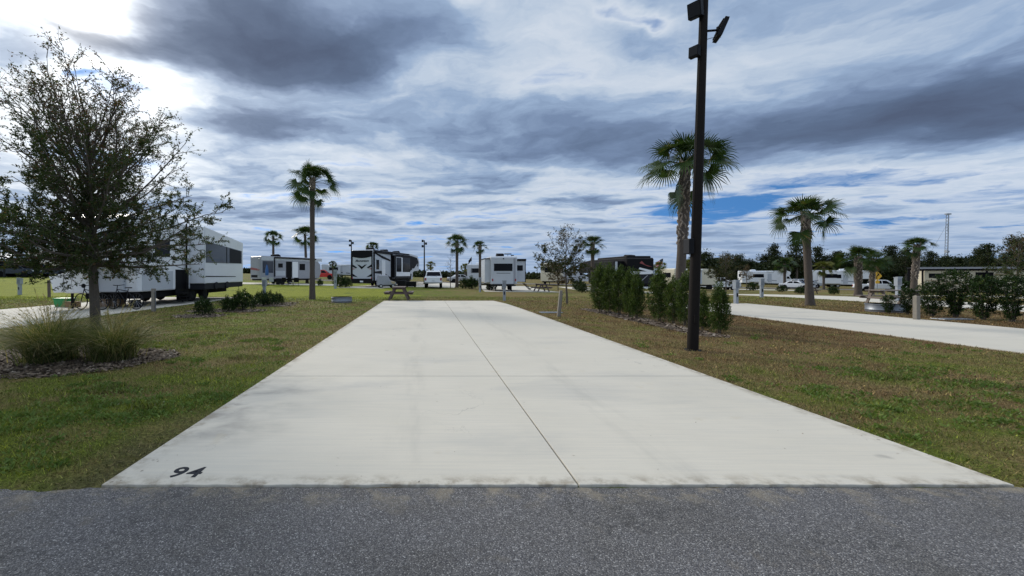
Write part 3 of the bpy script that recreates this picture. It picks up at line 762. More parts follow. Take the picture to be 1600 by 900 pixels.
# slim support strap pole missing in photo; young tree across the pad
t = thing('young_tree', 'thin young tree in the grass right of the small trailer', 'tree', (at(886, 20.6), 20.6, 0))
broad_tree(t, 3.55, 1.30, 1.75, .055, 28, OAKTOP, .085, dens=.85, thin_top=.4, seed=12, low_extra=2.2, bias=1.3)
t = thing('young_tree', 'round olive-green tree behind the white pickup, right of the light pole', 'tree', (at(1134, 44), 44, g(at(1134, 44), 44)))
broad_tree(t, 4.0, .9, 2.0, .07, 28, OAKTOP, .11, dens=1.0, thin_top=.35, seed=22, low_extra=1.4)
t = thing('young_tree', 'small bronze-leaved tree in front of the white motorhome', 'tree', (at(1167, 62), 62, g(at(1167, 62), 62)))
broad_tree(t, 3.6, 1.6, 1.2, .06, 16, BROWNL, .13, dens=.7, thin_top=.6, seed=25)
t = thing('young_tree', 'nearly bare thin tree left of the taller palm', 'tree', (at(704, 49), 49, g(at(704, 49), 49)))
broad_tree(t, 3.8, 1.3, 1.0, .05, 14, OAKTOP, .06, dens=.12, thin_top=.5, seed=27)
t = thing('young_tree', 'olive tree in front of the cream fifth wheel', 'tree', (at(872, 47), 47, g(at(872, 47), 47)))
broad_tree(t, 2.9, .7, 1.9, .06, 22, BROWNL, .11, dens=.9, thin_top=.8, seed=29)
t = thing('leafy_tree', 'dense dark tree beside the carport at the right edge', 'tree', (at(1588, 30), 30, g(at(1588, 30), 30)))
broad_tree(t, 4.2, .9, 1.7, .08, 26, OAKLEAF, .10, dens=1.1, thin_top=.45, seed=33, low_extra=1.3)

# ---------------------------------------------------------------- hedge and shrubs
def column_shrub(t, h, r, n, mat, leaf=.075, wide=.011, vase=False, stems=5, seed=0):
    q = np.random.default_rng(seed); P = []; D = []
    mb = MB()
    for i in range(stems):
        a = i * 2.4 + seed; rr = r * (.75 if vase else .45) * q.uniform(.6, 1.1)
        mb.tube([(.04 * math.cos(a), .04 * math.sin(a), -.03), (rr * .4 * math.cos(a), rr * .4 * math.sin(a), h * .4), (rr * math.cos(a), rr * math.sin(a), h * q.uniform(.75, .93))], [.014, .010, .004], 4)
    mb.build('stems', BARK, t)
    for i in range(n):
        f = q.random() ** .8; z = h * (.04 + .94 * f)
        prof = (.55 + .45 * math.sin(min(1., f * 1.25 + .12) * math.pi * .75)) if not vase else (.22 + .9 * f * (1 - .35 * f ** 3))
        if f > .82: prof *= 1 - .6 * ((f - .82) / .18) ** 1.5
        a = q.uniform(0, 6.283); lump = 1 + .30 * math.sin(2 * a + z * 5 + seed) + .16 * math.sin(5 * a - z * 9)
        rr = r * prof * lump * (q.random() ** .42)
        p = np.array([rr * math.cos(a), rr * math.sin(a), z]); out = np.array([math.cos(a), math.sin(a), 0])
        d = out * q.uniform(.1, .9) + np.array([0, 0, q.uniform(.3, 1.2)]) + q.normal(0, .25, 3)
        d /= np.linalg.norm(d); sl = q.uniform(.07, .17)
        if not vase and i % 23 == 0: p = np.array([p[0] * .5, p[1] * .5, h * q.uniform(.92, 1.08)]); d = np.array([q.normal(0, .15), q.normal(0, .15), 1.]); sl = q.uniform(.12, .26)
        m = 9
        for j in range(m):
            e = q.normal(0, 1, 3); e -= d * (e @ d); e /= np.linalg.norm(e) + 1e-9
            P.append(p + d * sl * j / m); D.append(d * q.uniform(.3, .9) + e * .9)
    P = np.array(P); D = np.array(D); N = len(P)
    V = leaves(P, D, leaf * nr.uniform(.7, 1.25, N), wide * nr.uniform(.8, 1.3, N))
    tint = np.repeat(nr.random(n), 9) * .6
    quads_mesh('foliage', V, np.clip(tint + nr.random(N) * .38, 0, 1), mat, t)

hg = 'clipped podocarpus shrubs in the hedge row'
protos = []
for i, (h, r) in enumerate([(1.44, .31), (1.36, .28), (1.15, .28)]):
    t = thing('hedge_shrub', '', 'shrub', (0, 0, 0), 0, hg); column_shrub(t, h, r, 640, HEDGEL, .085, .020, seed=i + 2); protos.append(t)
hed = [(1124, 10.3, 2, .95, .78, 'nearest hedge shrub with a loose open right side, right of the light pole'), (1098, 10.9, 2, .80, .80, 'low hedge shrub immediately right of the light pole'),
       (1070, 11.8, 0, .96, .80, 'tall hedge shrub just left of the light pole'), (1052, 12.3, 0, .88, .80, 'hedge shrub under the large palm trunk'), (1030, 12.9, 1, 1.08, .95, 'bushy hedge shrub left of the large palm trunk'),
       (995, 13.8, 2, 1.20, .66, 'slim hedge shrub right of the gap, before the black trailer'), (984, 14.3, 1, 1.10, .78, 'hedge shrub left of the see-through gap'),
       (968, 14.9, 0, 1.10, .90, 'hedge shrub third from the far end of the row'), (953, 15.4, 0, 1.16, .95, 'hedge shrub second from the far end of the row'), (938, 15.9, 1, 1.22, .98, 'farthest hedge shrub at the left end of the row')]
used = set()
for px, Y, k, sc, sw, lab in hed:
    if k in used: o = dup(protos[k], (at(px, Y), Y, 0), rng.uniform(0, 6.28), lab, (sc * sw * .88, sc * sw * .88, sc * .97))
    else:
        o = protos[k]; used.add(k); o['label'] = lab; o.location = (at(px, Y), Y, 0); o.scale = (sc * sw * .88, sc * sw * .88, sc * .97); o.rotation_euler = (0, 0, rng.uniform(0, 6.28))

sg = 'open vase-shaped shrubs beyond the next pad'
p1 = thing('vase_shrub', '', 'shrub', (0, 0, 0), 0, sg); column_shrub(p1, 1.35, .44, 370, SHRUBL, .075, .027, True, 8, 4)
p2 = thing('vase_shrub', '', 'shrub', (0, 0, 0), 0, sg); column_shrub(p2, 1.5, .40, 420, SHRUBL, .075, .027, True, 8, 9)
sh = [(1388, 15.5, p1, .50, 'small shrub in front of the fire ring across the next pad'), (1418, 15.2, p2, .62, 'narrow shrub just left of the wooden post'), (1456, 14.4, p1, .86, 'vase-shaped shrub just right of the wooden post'),
      (1493, 14.0, p2, 1.05, 'tallest vase-shaped shrub, before the dark motorhome window'), (1536, 13.3, p1, 1.02, 'sparse shrub in front of the tan motorhome nose'), (1581, 12.7, p2, .92, 'vase-shaped shrub nearest the right edge')]
us = set()
for px, Y, pr, sc, lab in sh:
    if pr.name in us: dup(pr, (at(px, Y), Y, 0), rng.uniform(0, 6.28), lab, sc)
    else:
        us.add(pr.name); pr['label'] = lab; pr.location = (at(px, Y), Y, 0); pr.scale = (sc,) * 3; pr.rotation_euler = (0, 0, rng.uniform(0, 6.28))

lg = 'low dark shrubs in the mulch beside the pad'
p3 = thing('low_shrub', '', 'shrub', (0, 0, 0), 0, lg); column_shrub(p3, .62, .42, 300, SHRUBL, .07, .032, False, 6, 14)
ls = [(318, 14.8, .80, 'low shrub standing alone nearest the ornamental grass'), (357, 16.4, .75, 'low shrub left of the largest dark one'), (380, 16.8, 1.05, 'largest low dark shrub in the mulch strip'),
      (407, 19.2, .85, 'low shrub in front of the blue-topped power pedestal'), (420, 19.4, .85, 'low shrub right of the one at the power pedestal'), (434, 20.2, .72, 'farthest and smallest of the low shrubs')]
for i, (px, Y, sc, lab) in enumerate(ls):
    if i == 0: p3['label'] = lab; p3.location = (at(px, Y), Y, 0); p3.scale = (sc,) * 3
    else: dup(p3, (at(px, Y), Y, 0), rng.uniform(0, 6.28), lab, sc)
# far shrubs
fs = [(500, 48, .9, 'far shrub in front of the red car'), (532, 44, 1.6, 'far shrub left of the striped trailer'), (541, 44.5, 1.5, 'far shrub touching the striped trailer corner'), (738, 46, 1.7, 'broad shrub between the two middle palms'), (727, 46.5, 1.5, 'broad shrub beside the taller middle palm'),
      (1177, 60, 1.5, 'brown shrub before the white motorhome'), (1222, 56, 1.2, 'small dark shrub before the parked cars'), (1250, 50, 1.2, 'shrub by the far picnic table'), (1302, 50, 1.3, 'shrub before the long white fifth wheel'), (905, 43, 1.5, 'shrub at the foot of the palm behind the young tree'), (910, 37, 1.1, 'little shrub left of the hedge'), (768, 42, 1.1, 'light green shrub by the small trailer wheel'),
      (1412, 40, 2.0, 'yellow-green bush behind the picnic table')]
for px, Y, sc, lab in fs: dup(p3, (at(px, Y), Y, g(at(px, Y), Y)), rng.uniform(0, 6.28), lab, sc)['group'] = 'shrubs between the far campsites'

# ornamental grass
def clump(label, x, y, h, n, spread, seed, plumes):
    q = np.random.default_rng(seed); V = []; Rn = []
    for i in range(n):
        a = q.uniform(0, 6.283); b0 = np.array([q.normal(0, .13), q.normal(0, .13), 0.]); L = h * q.uniform(.75, 1.35); out = np.array([math.cos(a), math.sin(a), 0])
        e0 = q.uniform(.02, .55) * spread; dr = q.uniform(.25, 1.15) * spread; w = q.uniform(.0035, .0065); sdv = np.array([-out[1], out[0], 0]) + q.normal(0, .3, 3)
        pr = None; r_ = q.random() * .80 if q.random() > .16 else .9
        for j in range(6):
            f = j / 5; p = b0 + out * L * (e0 * f + dr * .55 * f ** 2.4) + np.array([0, 0, L * (f - .42 * dr * f ** 2.6) * (1 - .25 * e0)]); ww = w * (1 - f * .93)
            if pr is not None: V.append([pr[0] - sdv * pr[1], pr[0] + sdv * pr[1], p + sdv * ww, p - sdv * ww]); Rn.append(r_)
            pr = (p, ww)
    t = thing('ornamental_grass', label, 'ornamental grass', (x, y, .01), 0, 'fountain grass clumps under the oak')
    quads_mesh('blades', np.array(V), np.array(Rn), CLUMPL, t)
    V = []; Rn = []
    for i in range(plumes):
        a = q.uniform(-1.2, 1.2) if seed == 2 else q.uniform(0, 6.28); out = np.array([math.cos(a), math.sin(a), 0]); L = h * q.uniform(1.0, 1.4); dr = q.uniform(.2, 1.0)
        pts = [np.array([0, 0, 0.]) + out * L * (.15 * f + dr * .6 * f ** 2) + np.array([0, 0, L * (f - .4 * dr * f ** 2.2)]) for f in np.linspace(0, 1, 9)]
        for j in range(8):
            s_ = np.array([-out[1], out[0], 0]) * .0022; V.append([pts[j] - s_, pts[j] + s_, pts[j + 1] + s_, pts[j + 1] - s_]); Rn.append(.95)
        for j in range(70):
            f = 5.4 + 2.6 * q.random(); i0 = min(7, int(f)); p = pts[i0] + (pts[i0 + 1] - pts[i0]) * (f - i0); d = q.normal(0, .018, 3) + (pts[i0 + 1] - pts[i0]) * .25
            s_ = q.normal(0, .0022, 3); V.append([p, p + d * .5 + s_, p + d, p + d * .5 - s_]); Rn.append(.97)
    quads_mesh('plumes', np.array(V), np.array(Rn), CLUMPL, t)
clump('large green fountain grass clump left of the oak trunk', at(78, 7.0), 7.0, 1.0, 2300, 1.4, 1, 34)
clump('smaller wispy grass clump right of the oak trunk', at(178, 7.1), 7.1, .86, 1500, 1.35, 2, 30)

# ---------------------------------------------------------------- poles, posts, pedestals
def light_pole():
    Y = 8.07; x = at(1082, Y)
    t = thing('light_pole', 'tall dark bronze pole with floodlights beside the hedge', 'light pole', (x, Y, 0))
    L = Vector((.033, 0, 1)); mb = MB(); H = 7.35
    mb.tube([(0, 0, -.1), L * 1.0, L * H], [.099, .095, .070], 20); mb.tube([L * H, L * (H + .03)], [.076, .076], 20)
    mb.build('pole', BRONZE, t, smooth=40)
    hb = MB(); hb.box(L * .62 + Vector((-.02, -.104, 0)), (.07, .012, .16)); hb.build('hand_hole_cover', BRONZE, t, bevel=.004)
    sb = MB(); sb.tube([(0, 0, -.02), (0, 0, .012)], [.17, .15], 20); sb.build('base_collar', DARK, t)
    cb = MB(); cb.tube([L * 1.9 + Vector((-.10, -.02, 0)), L * 4.0 + Vector((-.098, -.02, 0)), L * 6.6 + Vector((-.085, -.02, 0))], .008, 5); cb.build('cable', LAMPBLK, t)
    def flood(z, side, w, h, d, yaw, tilt, arm):
        base = L * z; m = MB(); dirv = Vector((side, -.15, 0)).normalized()
        c = base + dirv * arm; m.tube([base, c], .022, 8); m.tube([c + Vector((0, 0, -.06)), c + Vector((0, 0, .06))], .03, 8)
        br = m.build('bracket', LAMPBLK, t)
        rot = Matrix.Rotation(yaw, 3, 'Z') @ Matrix.Rotation(tilt, 3, 'Y'); hb = MB(); cc = c + dirv * .05
        hb.box(cc, (d, w, h), rot); 
        for k in range(-3, 4): hb.box(cc + rot @ Vector((-side * d * .62, 0, k * h * .13)), (d * .3, w * .9, .008), rot)
        o = hb.build('floodlight', LAMPBLK, t, bevel=.012)
        lz = MB(); lz.box(cc + rot @ Vector((side * (d / 2 + .003), 0, 0)), (.006, w * .86, h * .86), rot); lz.build('lens', LENS, o)
        cb = MB(); cb.tube([base + Vector((0, -.05, -.2)), base + dirv * arm * .5 + Vector((0, -.03, -.16)), cc + Vector((0, 0, -h * .4))], .006, 5); cb.build('cable', LAMPBLK, o)
    flood(6.68, -1, .24, .29, .13, R(35), R(-10), .13)
    flood(6.28, 1, .30, .36, .075, R(-18), R(22), .27)
    flood(5.86, -1, .18, .21, .10, R(30), R(4), .12)
    s = MB(); s.box(L * 2.04 + Vector((-.14, 0, 0)), (.09, .20, .30)); o = s.build('loudspeaker', LAMPBLK, t, bevel=.01)
    s = MB(); s.box(L * 2.04 + Vector((-.188, 0, 0)), (.006, .17, .27)); s.build('speaker_grille', CHAR, o)
light_pole()

def pedestal(label, px, Y, h=1.15, w=.22, top=STEELG, X=None):
    x = at(px, Y); t = thing('power_pedestal', label, 'power pedestal', (x, Y, g(x, Y)), R(rng.uniform(-12, 12)), 'power pedestals at the campsites')
    m = MB(); m.bx(-w * .36, w * .36, -.07, .07, -.05, h * .62); m.build('post', STEELG, t, bevel=.008)
    m = MB(); m.bx(-w / 2, w / 2, -.10, .10, h * .62, h * .95); m.prism([(-.12, h * .95), (.12, h * .95), (.12, h * .97), (-.12, h)], w / 2 + .015)
    o = m.build('outlet_box', top, t, bevel=.008)
    m = MB(); m.bx(-w * .36, w * .36, -.112, -.102, h * .66, h * .90); m.build('cover', GALV, o)
    m = MB(); m.bx(-.03, .03, -.09, -.075, h * .3, h * .45); m.build('meter_plate', DARK, t)
pedestal('grey power pedestal standing off the far right pad corner', 788, 22.9)
pedestal('blue-grey power pedestal behind the low shrubs', 413, 25.2, 1.15)
pedestal('pale power pedestal at the end of the next pad', 1150, 20.5, 1.2)
pedestal('power pedestal beyond the next pad, before the white motorhome', 1190, 26.4, 1.22)
pedestal('slim power pedestal under the slimmer middle palm', 750, 36.5, 1.3)
pedestal('tall grey power pedestal left of the striped trailer', 524, 41, 1.9, .34)
pedestal('power pedestal behind the picnic table across the next pad', 1403, 22.5, 1.35)
pedestal('power pedestal on bright grass left of the oak', 31, 29, 1.2, .3)

def post(label, px, Y, h, w=.10, lean=0., mat=WOODT, spigot=True):
    x = at(px, Y); t = thing('timber_post', label, 'post', (x, Y, g(x, Y)), 0, 'square timber posts by the pads')
    m = MB(); m.add([(a + (lean if z > 0 else 0), b, z) for z in (-.1, h) for a, b in ((-w / 2, -w / 2), (w / 2, -w / 2), (w / 2, w / 2), (-w / 2, w / 2))],
                    [(0, 3, 2, 1), (4, 5, 6, 7), (0, 1, 5, 4), (1, 2, 6, 5), (2, 3, 7, 6), (3, 0, 4, 7)]); m.build('post', mat, t, bevel=.008)
    if spigot:
        m = MB(); m.tube([(w / 2 + .02, 0, -.02), (w / 2 + .02 + lean * .8, 0, h * .85), (w / 2 + .02 + lean * .8, -.10, h * .87)], .014, 6); m.build('water_pipe', GALV, t)
post('leaning pale timber post on the grass beside the pad', 872, 14.35, .92, .095, .10)
post('pale timber post between the shrubs across the next pad', 1432, 13.35, .78, .12)
post('grey timber post in front of the large white trailer', 240, 16.3, .92, .12)
post('dark timber post on bright grass behind the oak', 77, 26, 1.1, .12, -.03, WOODD, False)

m = MB(); m.bx(-.42, .42, -.16, .16, -.02, .035); o = m.build('meter_box_cover', GALV, bevel=.01); o.location = (4.85, 15.75, 0)
tag(o, 'flat grey utility cover set in the grass beside the pad', 'utility cover')
m = MB(); m.bx(-.5, .5, -.2, .2, -.02, .03); o = m.build('meter_box_cover', GALV, bevel=.01); o.location = (at(1482, 13.6), 13.5, 0)
tag(o, 'flat pale utility cover below the tallest vase-shaped shrub', 'utility cover')

def fire_ring(label, px, Y, r=.53, h=.29):
    t = thing('fire_ring', label, 'fire ring', (at(px, Y), Y, 0), 0)
    m = MB(); n = 40; v = []
    for z, rr in ((0, r), (.07, r), (.085, r + .012), (.10, r), (h - .03, r), (h - .015, r + .022), (h, r + .012), (h - .01, r - .02), (0, r - .02)):
        v += [(rr * math.cos(2 * math.pi * i / n), rr * math.sin(2 * math.pi * i / n), z) for i in range(n)]
    m.add(v, [(j * n + i, j * n + (i + 1) % n, (j + 1) * n + (i + 1) % n, (j + 1) * n + i) for j in range(8) for i in range(n)], .5); m.build('ring', GALV, t, smooth=40)
    m = MB(); m.tube([(0, 0, -.01), (0, 0, .04)], [r - .03, r - .12], 24); m.build('ash_bed', CHAR, t)
    m = MB(); v = [(rr * math.cos(2 * math.pi * i / n), rr * math.sin(2 * math.pi * i / n), z) for z, rr in ((0, r - .024), (h - .006, r - .024), (h + .004, r - .004), (h - .006, r - .034), (0, r - .034)) for i in range(n)]
    m.add(v, [(j * n + i, j * n + (i + 1) % n, (j + 1) * n + (i + 1) % n, (j + 1) * n + i) for j in range(4) for i in range(n)], .5); m.build('charred_liner', UNDER, t)
fire_ring('low galvanised steel fire ring on grass left of the pad', 534, 21.6)
fire_ring('shiny steel fire ring in front of the side-on picnic table', 1382, 16.3, .54, .31)

def picnic(label, px, Y, rz, mat=WOODD, L=1.85):
    x = at(px, Y); t = thing('picnic_table', label, 'picnic table', (x, Y, g(x, Y) + (.02 if px < 700 else 0)), rz, 'wooden picnic tables')
    m = MB()
    for k in range(5): m.bx(-.36 + k * .146, -.36 + k * .146 + .138, -L / 2, L / 2, .71, .75)
    m.build('table_top', mat, t, bevel=.006)
    for s in (-1, 1):
        m = MB(); 
        for k in range(2): m.bx(s * .68 - .14 + k * .145, s * .68 - .14 + k * .145 + .135, -L / 2, L / 2, .43, .47)
        m.build('bench', mat, t, bevel=.006)
    for e in (-L / 2 + .22, L / 2 - .22):
        for s in (-1, 1):
            m = MB(); a, b = Vector((s * .22, e, .71)), Vector((s * .55, e, 0)); d = b - a; rot = Matrix.Rotation(math.atan2(d.x, -d.z) * -1, 3, 'Y')
            m.box((a + b) / 2, (.12, .045, d.length), rot); m.build('leg', mat, t, bevel=.005)
        m = MB(); m.bx(-.80, .80, e + .025, e + .065, .33, .43); m.bx(-.36, .36, e + .025, e + .065, .62, .71); m.build('crossbar', mat, t, bevel=.005)
picnic('brown picnic table end-on at the far left pad corner', 624, 23.6, 0)
picnic('weathered picnic table seen side-on across the next pad', 1397, 19.2, R(86), WOODG, 1.9)
picnic('dark picnic table end-on beside the small white trailer', 846, 39.5, 0)
picnic('far dark picnic table behind the lone right palm', 1262, 52, R(80))

# ---------------------------------------------------------------- vehicles
def wheel(parent, x, y, r, w=.24, side=1, rim=ALLOY, name='wheel'):
    m = MB(); m.torus((x, y, r), (1, 0, 0), r - w * .42, w * .42, 22, 8); m.tube([(x - w * .3, y, r), (x + w * .3, y, r)], r * .62, 16)
    o = m.build(name, RUBBER, parent, smooth=60)
    m = MB(); m.tube([(x + side * w * .30, y, r), (x + side * w * .36, y, r)], [r * .58, r * .5], 14); m.tube([(x + side * w * .36, y, r), (x + side * w * .42, y, r)], r * .16, 8); m.build('rim', rim, o)
    return o

def poly_panel(m, pts, x, th):
    """pts (y,z) on the side at x"""
    m.prism(pts, x + th, x)

def car(name, label, cat, loc, rz, kind, paint, group='vehicles parked among the campsites'):
    t = thing(name, label, cat, loc, rz, group)
    if kind == 'pickup':
        L, W, Hh, r = 5.7, .98, 1.88, .40
        low = [(0, .55), (0, 1.12), (.05, 1.15), (1.82, 1.15), (1.9, 1.2), (4.1, 1.2), (5.4, 1.08), (5.65, 1.0), (5.7, .8), (5.68, .5), (5.2, .42), (.3, .45)]
        cab = [(1.85, 1.19), (1.98, 1.78), (2.25, 1.87), (3.35, 1.87), (3.6, 1.80), (4.25, 1.18)]
        ws = (.95, 4.55); sw = [[(2.08, 1.26), (2.14, 1.74), (2.78, 1.77), (2.80, 1.25)], [(2.90, 1.25), (2.88, 1.77), (3.38, 1.74), (3.95, 1.25)]]
        back = [(1.84, 1.27), (1.955, 1.72)]; front = [(4.20, 1.24), (3.66, 1.76)]
    elif kind == 'suv':
        L, W, Hh, r = 4.7, .95, 1.8, .38
        low = [(0, .5), (-.02, 1.0), (.05, 1.12), (3.6, 1.12), (4.5, 1.02), (4.7, .85), (4.7, .48), (4.3, .4), (.3, .42)]
        cab = [(.06, 1.11), (.28, 1.68), (.5, 1.78), (2.7, 1.78), (2.95, 1.72), (3.65, 1.11)]
        ws = (.85, 3.75); sw = [[(.28, 1.18), (.46, 1.64), (1.2, 1.68), (1.2, 1.18)], [(1.3, 1.18), (1.3, 1.69), (2.1, 1.69), (2.1, 1.18)], [(2.2, 1.18), (2.2, 1.69), (2.72, 1.66), (3.3, 1.18)]]
        back = [(.06, 1.18), (.26, 1.64)]; front = [(3.58, 1.17), (3.0, 1.68)]
    else:
        L, W, Hh, r = 4.6, .9, 1.45, .33
        low = [(0, .4), (-.02, .85), (.1, .95), (1.0, .98), (3.4, .92), (4.4, .78), (4.6, .6), (4.58, .32), (4.2, .26), (.3, .28)]
        cab = [(.75, .96), (1.35, 1.36), (1.7, 1.44), (2.5, 1.44), (2.8, 1.38), (3.55, .92)]
        ws = (.85, 3.7); sw = [[(1.15, 1.0), (1.5, 1.32), (2.0, 1.36), (2.0, 1.0)], [(2.1, 1.0), (2.1, 1.37), (2.5, 1.36), (3.2, .98)]]
        back = [(.85, 1.01), (1.38, 1.35)]; front = [(3.48, .96), (2.85, 1.37)]
    zb = cab[0][1]
    body = MB(); body.prism(low, lambda z: W * (1 - .10 * max(0, (.6 - z)) - .05 * max(0, z - .9))); 
    b = body.build('body', paint, t, bevel=.03)
    c = MB(); c.prism(cab, lambda z: W * (.955 - .24 * (z - zb))); c.build('cab', paint, t, bevel=.03)
    for s in (-1, 1):
        for p in sw:
            m = MB(); n = len(p); fw = lambda z: W * (.955 - .24 * (z - zb))
            m.add([(s * (fw(z) + .004), y, z) for y, z in p] + [(s * (fw(z) - .03), y, z) for y, z in p], [tuple(range(n)), tuple(range(2 * n - 1, n - 1, -1))] + [(i, (i + 1) % n, (i + 1) % n + n, i + n) for i in range(n)])
            m.build('side_window', GLASS, t)
    for nm, (pa, pb), sg in (('rear_window', back, -1), ('windscreen', front, 1)):
        m = MB(); fw = lambda z: W * (.955 - .24 * (z - zb)) - .10
        v = [(-fw(pa[1]), pa[0] + sg * .012, pa[1]), (fw(pa[1]), pa[0] + sg * .012, pa[1]), (fw(pb[1]), pb[0] + sg * .012, pb[1]), (-fw(pb[1]), pb[0] + sg * .012, pb[1])]
        m.add(v + [(a, q - sg * .04, z) for a, q, z in v], [(0, 1, 2, 3), (7, 6, 5, 4), (0, 4, 5, 1), (1, 5, 6, 2), (2, 6, 7, 3), (3, 7, 4, 0)]); m.build(nm, GLASS, t)
    for s in (-1, 1):
        for y in ws:
            m = MB(); m.tube([(s * (W - .30), y, r), (s * (W + .002), y, r)], r * 1.17, 20); m.build('wheel_arch', UNDER, t)
            wheel(t, s * (W - .10), y, r, .24, s)
        m = MB(); m.box((s * (W - .14), .0, .92 * (zb / 1.2)), (.16, .05, .30)); m.build('tail_light', RUST, t, bevel=.01)
        m = MB(); m.box((s * (W - .24), L - .06, zb * .76), (.34, .14, .15)); m.build('headlight', HEADL, t, bevel=.02)
        m = MB(); m.box((s * (W + .06), front[0][0] - .15, zb + .1), (.16, .08, .16)); m.build('mirror', DARK, t, bevel=.02)
    m = MB(); m.box((0, -.07, .55 * (zb / 1.2)), (W * 1.8, .14, .18)); m.build('rear_bumper', ALLOY if kind == 'pickup' else DARK, t, bevel=.02)
    m = MB(); m.box((0, L + .02, .50 * (zb / 1.2)), (W * 1.85, .12, .2)); m.build('front_bumper', DARK if kind == 'suv' else ALLOY, t, bevel=.02)
    m = MB(); m.box((0, L - .005, zb * .76), (W * 1.05, .05, .2)); m.build('grille', DARK, t)
    m = MB(); m.box((0, -.035, .80 * (zb / 1.2)), (.32, .02, .14)); m.build('number_plate', HEADL, t)
    return t

def rvbox(t, name, x0, x1, y0, y1, z0, z1, mat, bevel=.0, parent=None):
    m = MB(); m.bx(x0, x1, y0, y1, z0, z1); return m.build(name, mat, parent or t, bevel=bevel)

def side_panel(t, name, s, W, y0, y1, z0, z1, mat, th=.012, bevel=.0, parent=None):
    a, b = s * (W - .02), s * (W + th); return rvbox(t, name, min(a, b), max(a, b), y0, y1, z0, z1, mat, bevel, parent)

def side_poly(t, name, s, W, pts, mat, th=.008):
    m = MB(); n = len(pts); a, b = s * (W - .02), s * (W + th)
    m.add([(a, y, z) for y, z in pts] + [(b, y, z) for y, z in pts], [tuple(range(n)), tuple(range(2 * n - 1, n - 1, -1))] + [(i, (i + 1) % n, (i + 1) % n + n, i + n) for i in range(n)])
    return m.build(name, mat, t)

def end_poly(t, name, y, pts, mat, th=.008, sg=-1, parent=None):
    """pts (x,z) on an end wall at y"""
    m = MB(); n = len(pts); a, b = y - sg * .02, y + sg * th
    m.add([(x, a, z) for x, z in pts] + [(x, b, z) for x, z in pts], [tuple(range(n)), tuple(range(2 * n - 1, n - 1, -1))] + [(i, (i + 1) % n, (i + 1) % n + n, i + n) for i in range(n)])
    return m.build(name, mat, parent or t)

def ac_unit(t, x, y, z, mat=DARK):
    m = MB(); m.prism([(y - .5, z - .02), (y - .46, z + .26), (y + .2, z + .33), (y + .5, z + .18), (y + .55, z - .02)], .34); m.v[-1] = m.v[-1] + np.array([x, 0, 0]); m.build('roof_air_conditioner', mat, t, bevel=.03)

def trailer(name, label, loc, rz, L, W, H, paint, kind='fifth', zb=.62, cat='camper trailer', axle=.4, group='campers parked on the campsites', under=UNDER, roof=None):
    t = thing(name, label, cat, loc, rz, group)
    if kind == 'fifth':
        pr = [(0, zb), (0, H - .12), (.14, H), (L - 3.0, H), (L - .7, H - .18), (L - .1, H - .85), (L, H - 1.4), (L - .25, 1.95), (L - 2.5, 1.85), (L - 2.62, zb)]
    elif kind == 'travel':
        pr = [(0, zb), (0, H - .1), (.12, H), (L - .9, H - .05), (L - .15, H - .9), (L - .05, 1.4), (L - .3, zb + .1), (L - .45, zb)]
    elif kind == 'classA':
        pr = [(0, zb), (0, H - .12), (.15, H), (L - .35, H), (L - .05, H - .45), (L, 1.45), (L + .02, 1.0), (L - .1, .5), (L - .6, .45), (.3, .45)]
    else:
        pr = [(0, zb), (0, H - .1), (.12, H), (L - .9, H), (L - .25, H - .25), (L - .2, H - .75), (L - .45, H - 1.0), (L - .2, 1.6), (L + .45, 1.35), (L + .75, 1.2), (L + .8, .6), (L + .6, .45), (.3, zb)]
    m = MB(); m.prism(pr, W); m.build('body', paint, t, bevel=.05)
    if roof is not None: rvbox(t, 'roof_membrane', -W + .06, W - .06, .2, L - 3.0, H - .01, H + .02, roof)
    if kind in ('fifth', 'travel'):
        rvbox(t, 'chassis', -W * .8, W * .8, .1, L - 1.0 if kind == 'travel' else L - 2.7, zb - .18, zb - .002, under)
        for s in (-1, 1):
            for dy in (-.48, .48): wheel(t, s * (W - .16), L * axle + dy, .37, .24, s)
        if kind == 'fifth':
            for s in (-.7, .7): rvbox(t, 'landing_leg', s - .05, s + .05, L - 2.9, L - 2.8, 0.0, zb, under)
            m = MB(); m.prism([(L - 1.8, 1.9), (L - 1.2, 1.9), (L - 1.1, 1.3), (L - 1.3, 1.3)], .18); m.build('pin_box', under, t)
        else:
            m = MB(); m.tube([(-.7, L - .5, zb - .1), (0, L + .9, zb - .12)], .05, 6); m.tube([(.7, L - .5, zb - .1), (0, L + .9, zb - .12)], .05, 6); m.tube([(0, L + .8, 0), (0, L + .8, zb + .1)], .04, 6); m.build('hitch', under, t)
    else:
        for s in (-1, 1):
            for y in (L * .26, L - 1.1): wheel(t, s * (W - .16), y, .44, .28, s)
    return t

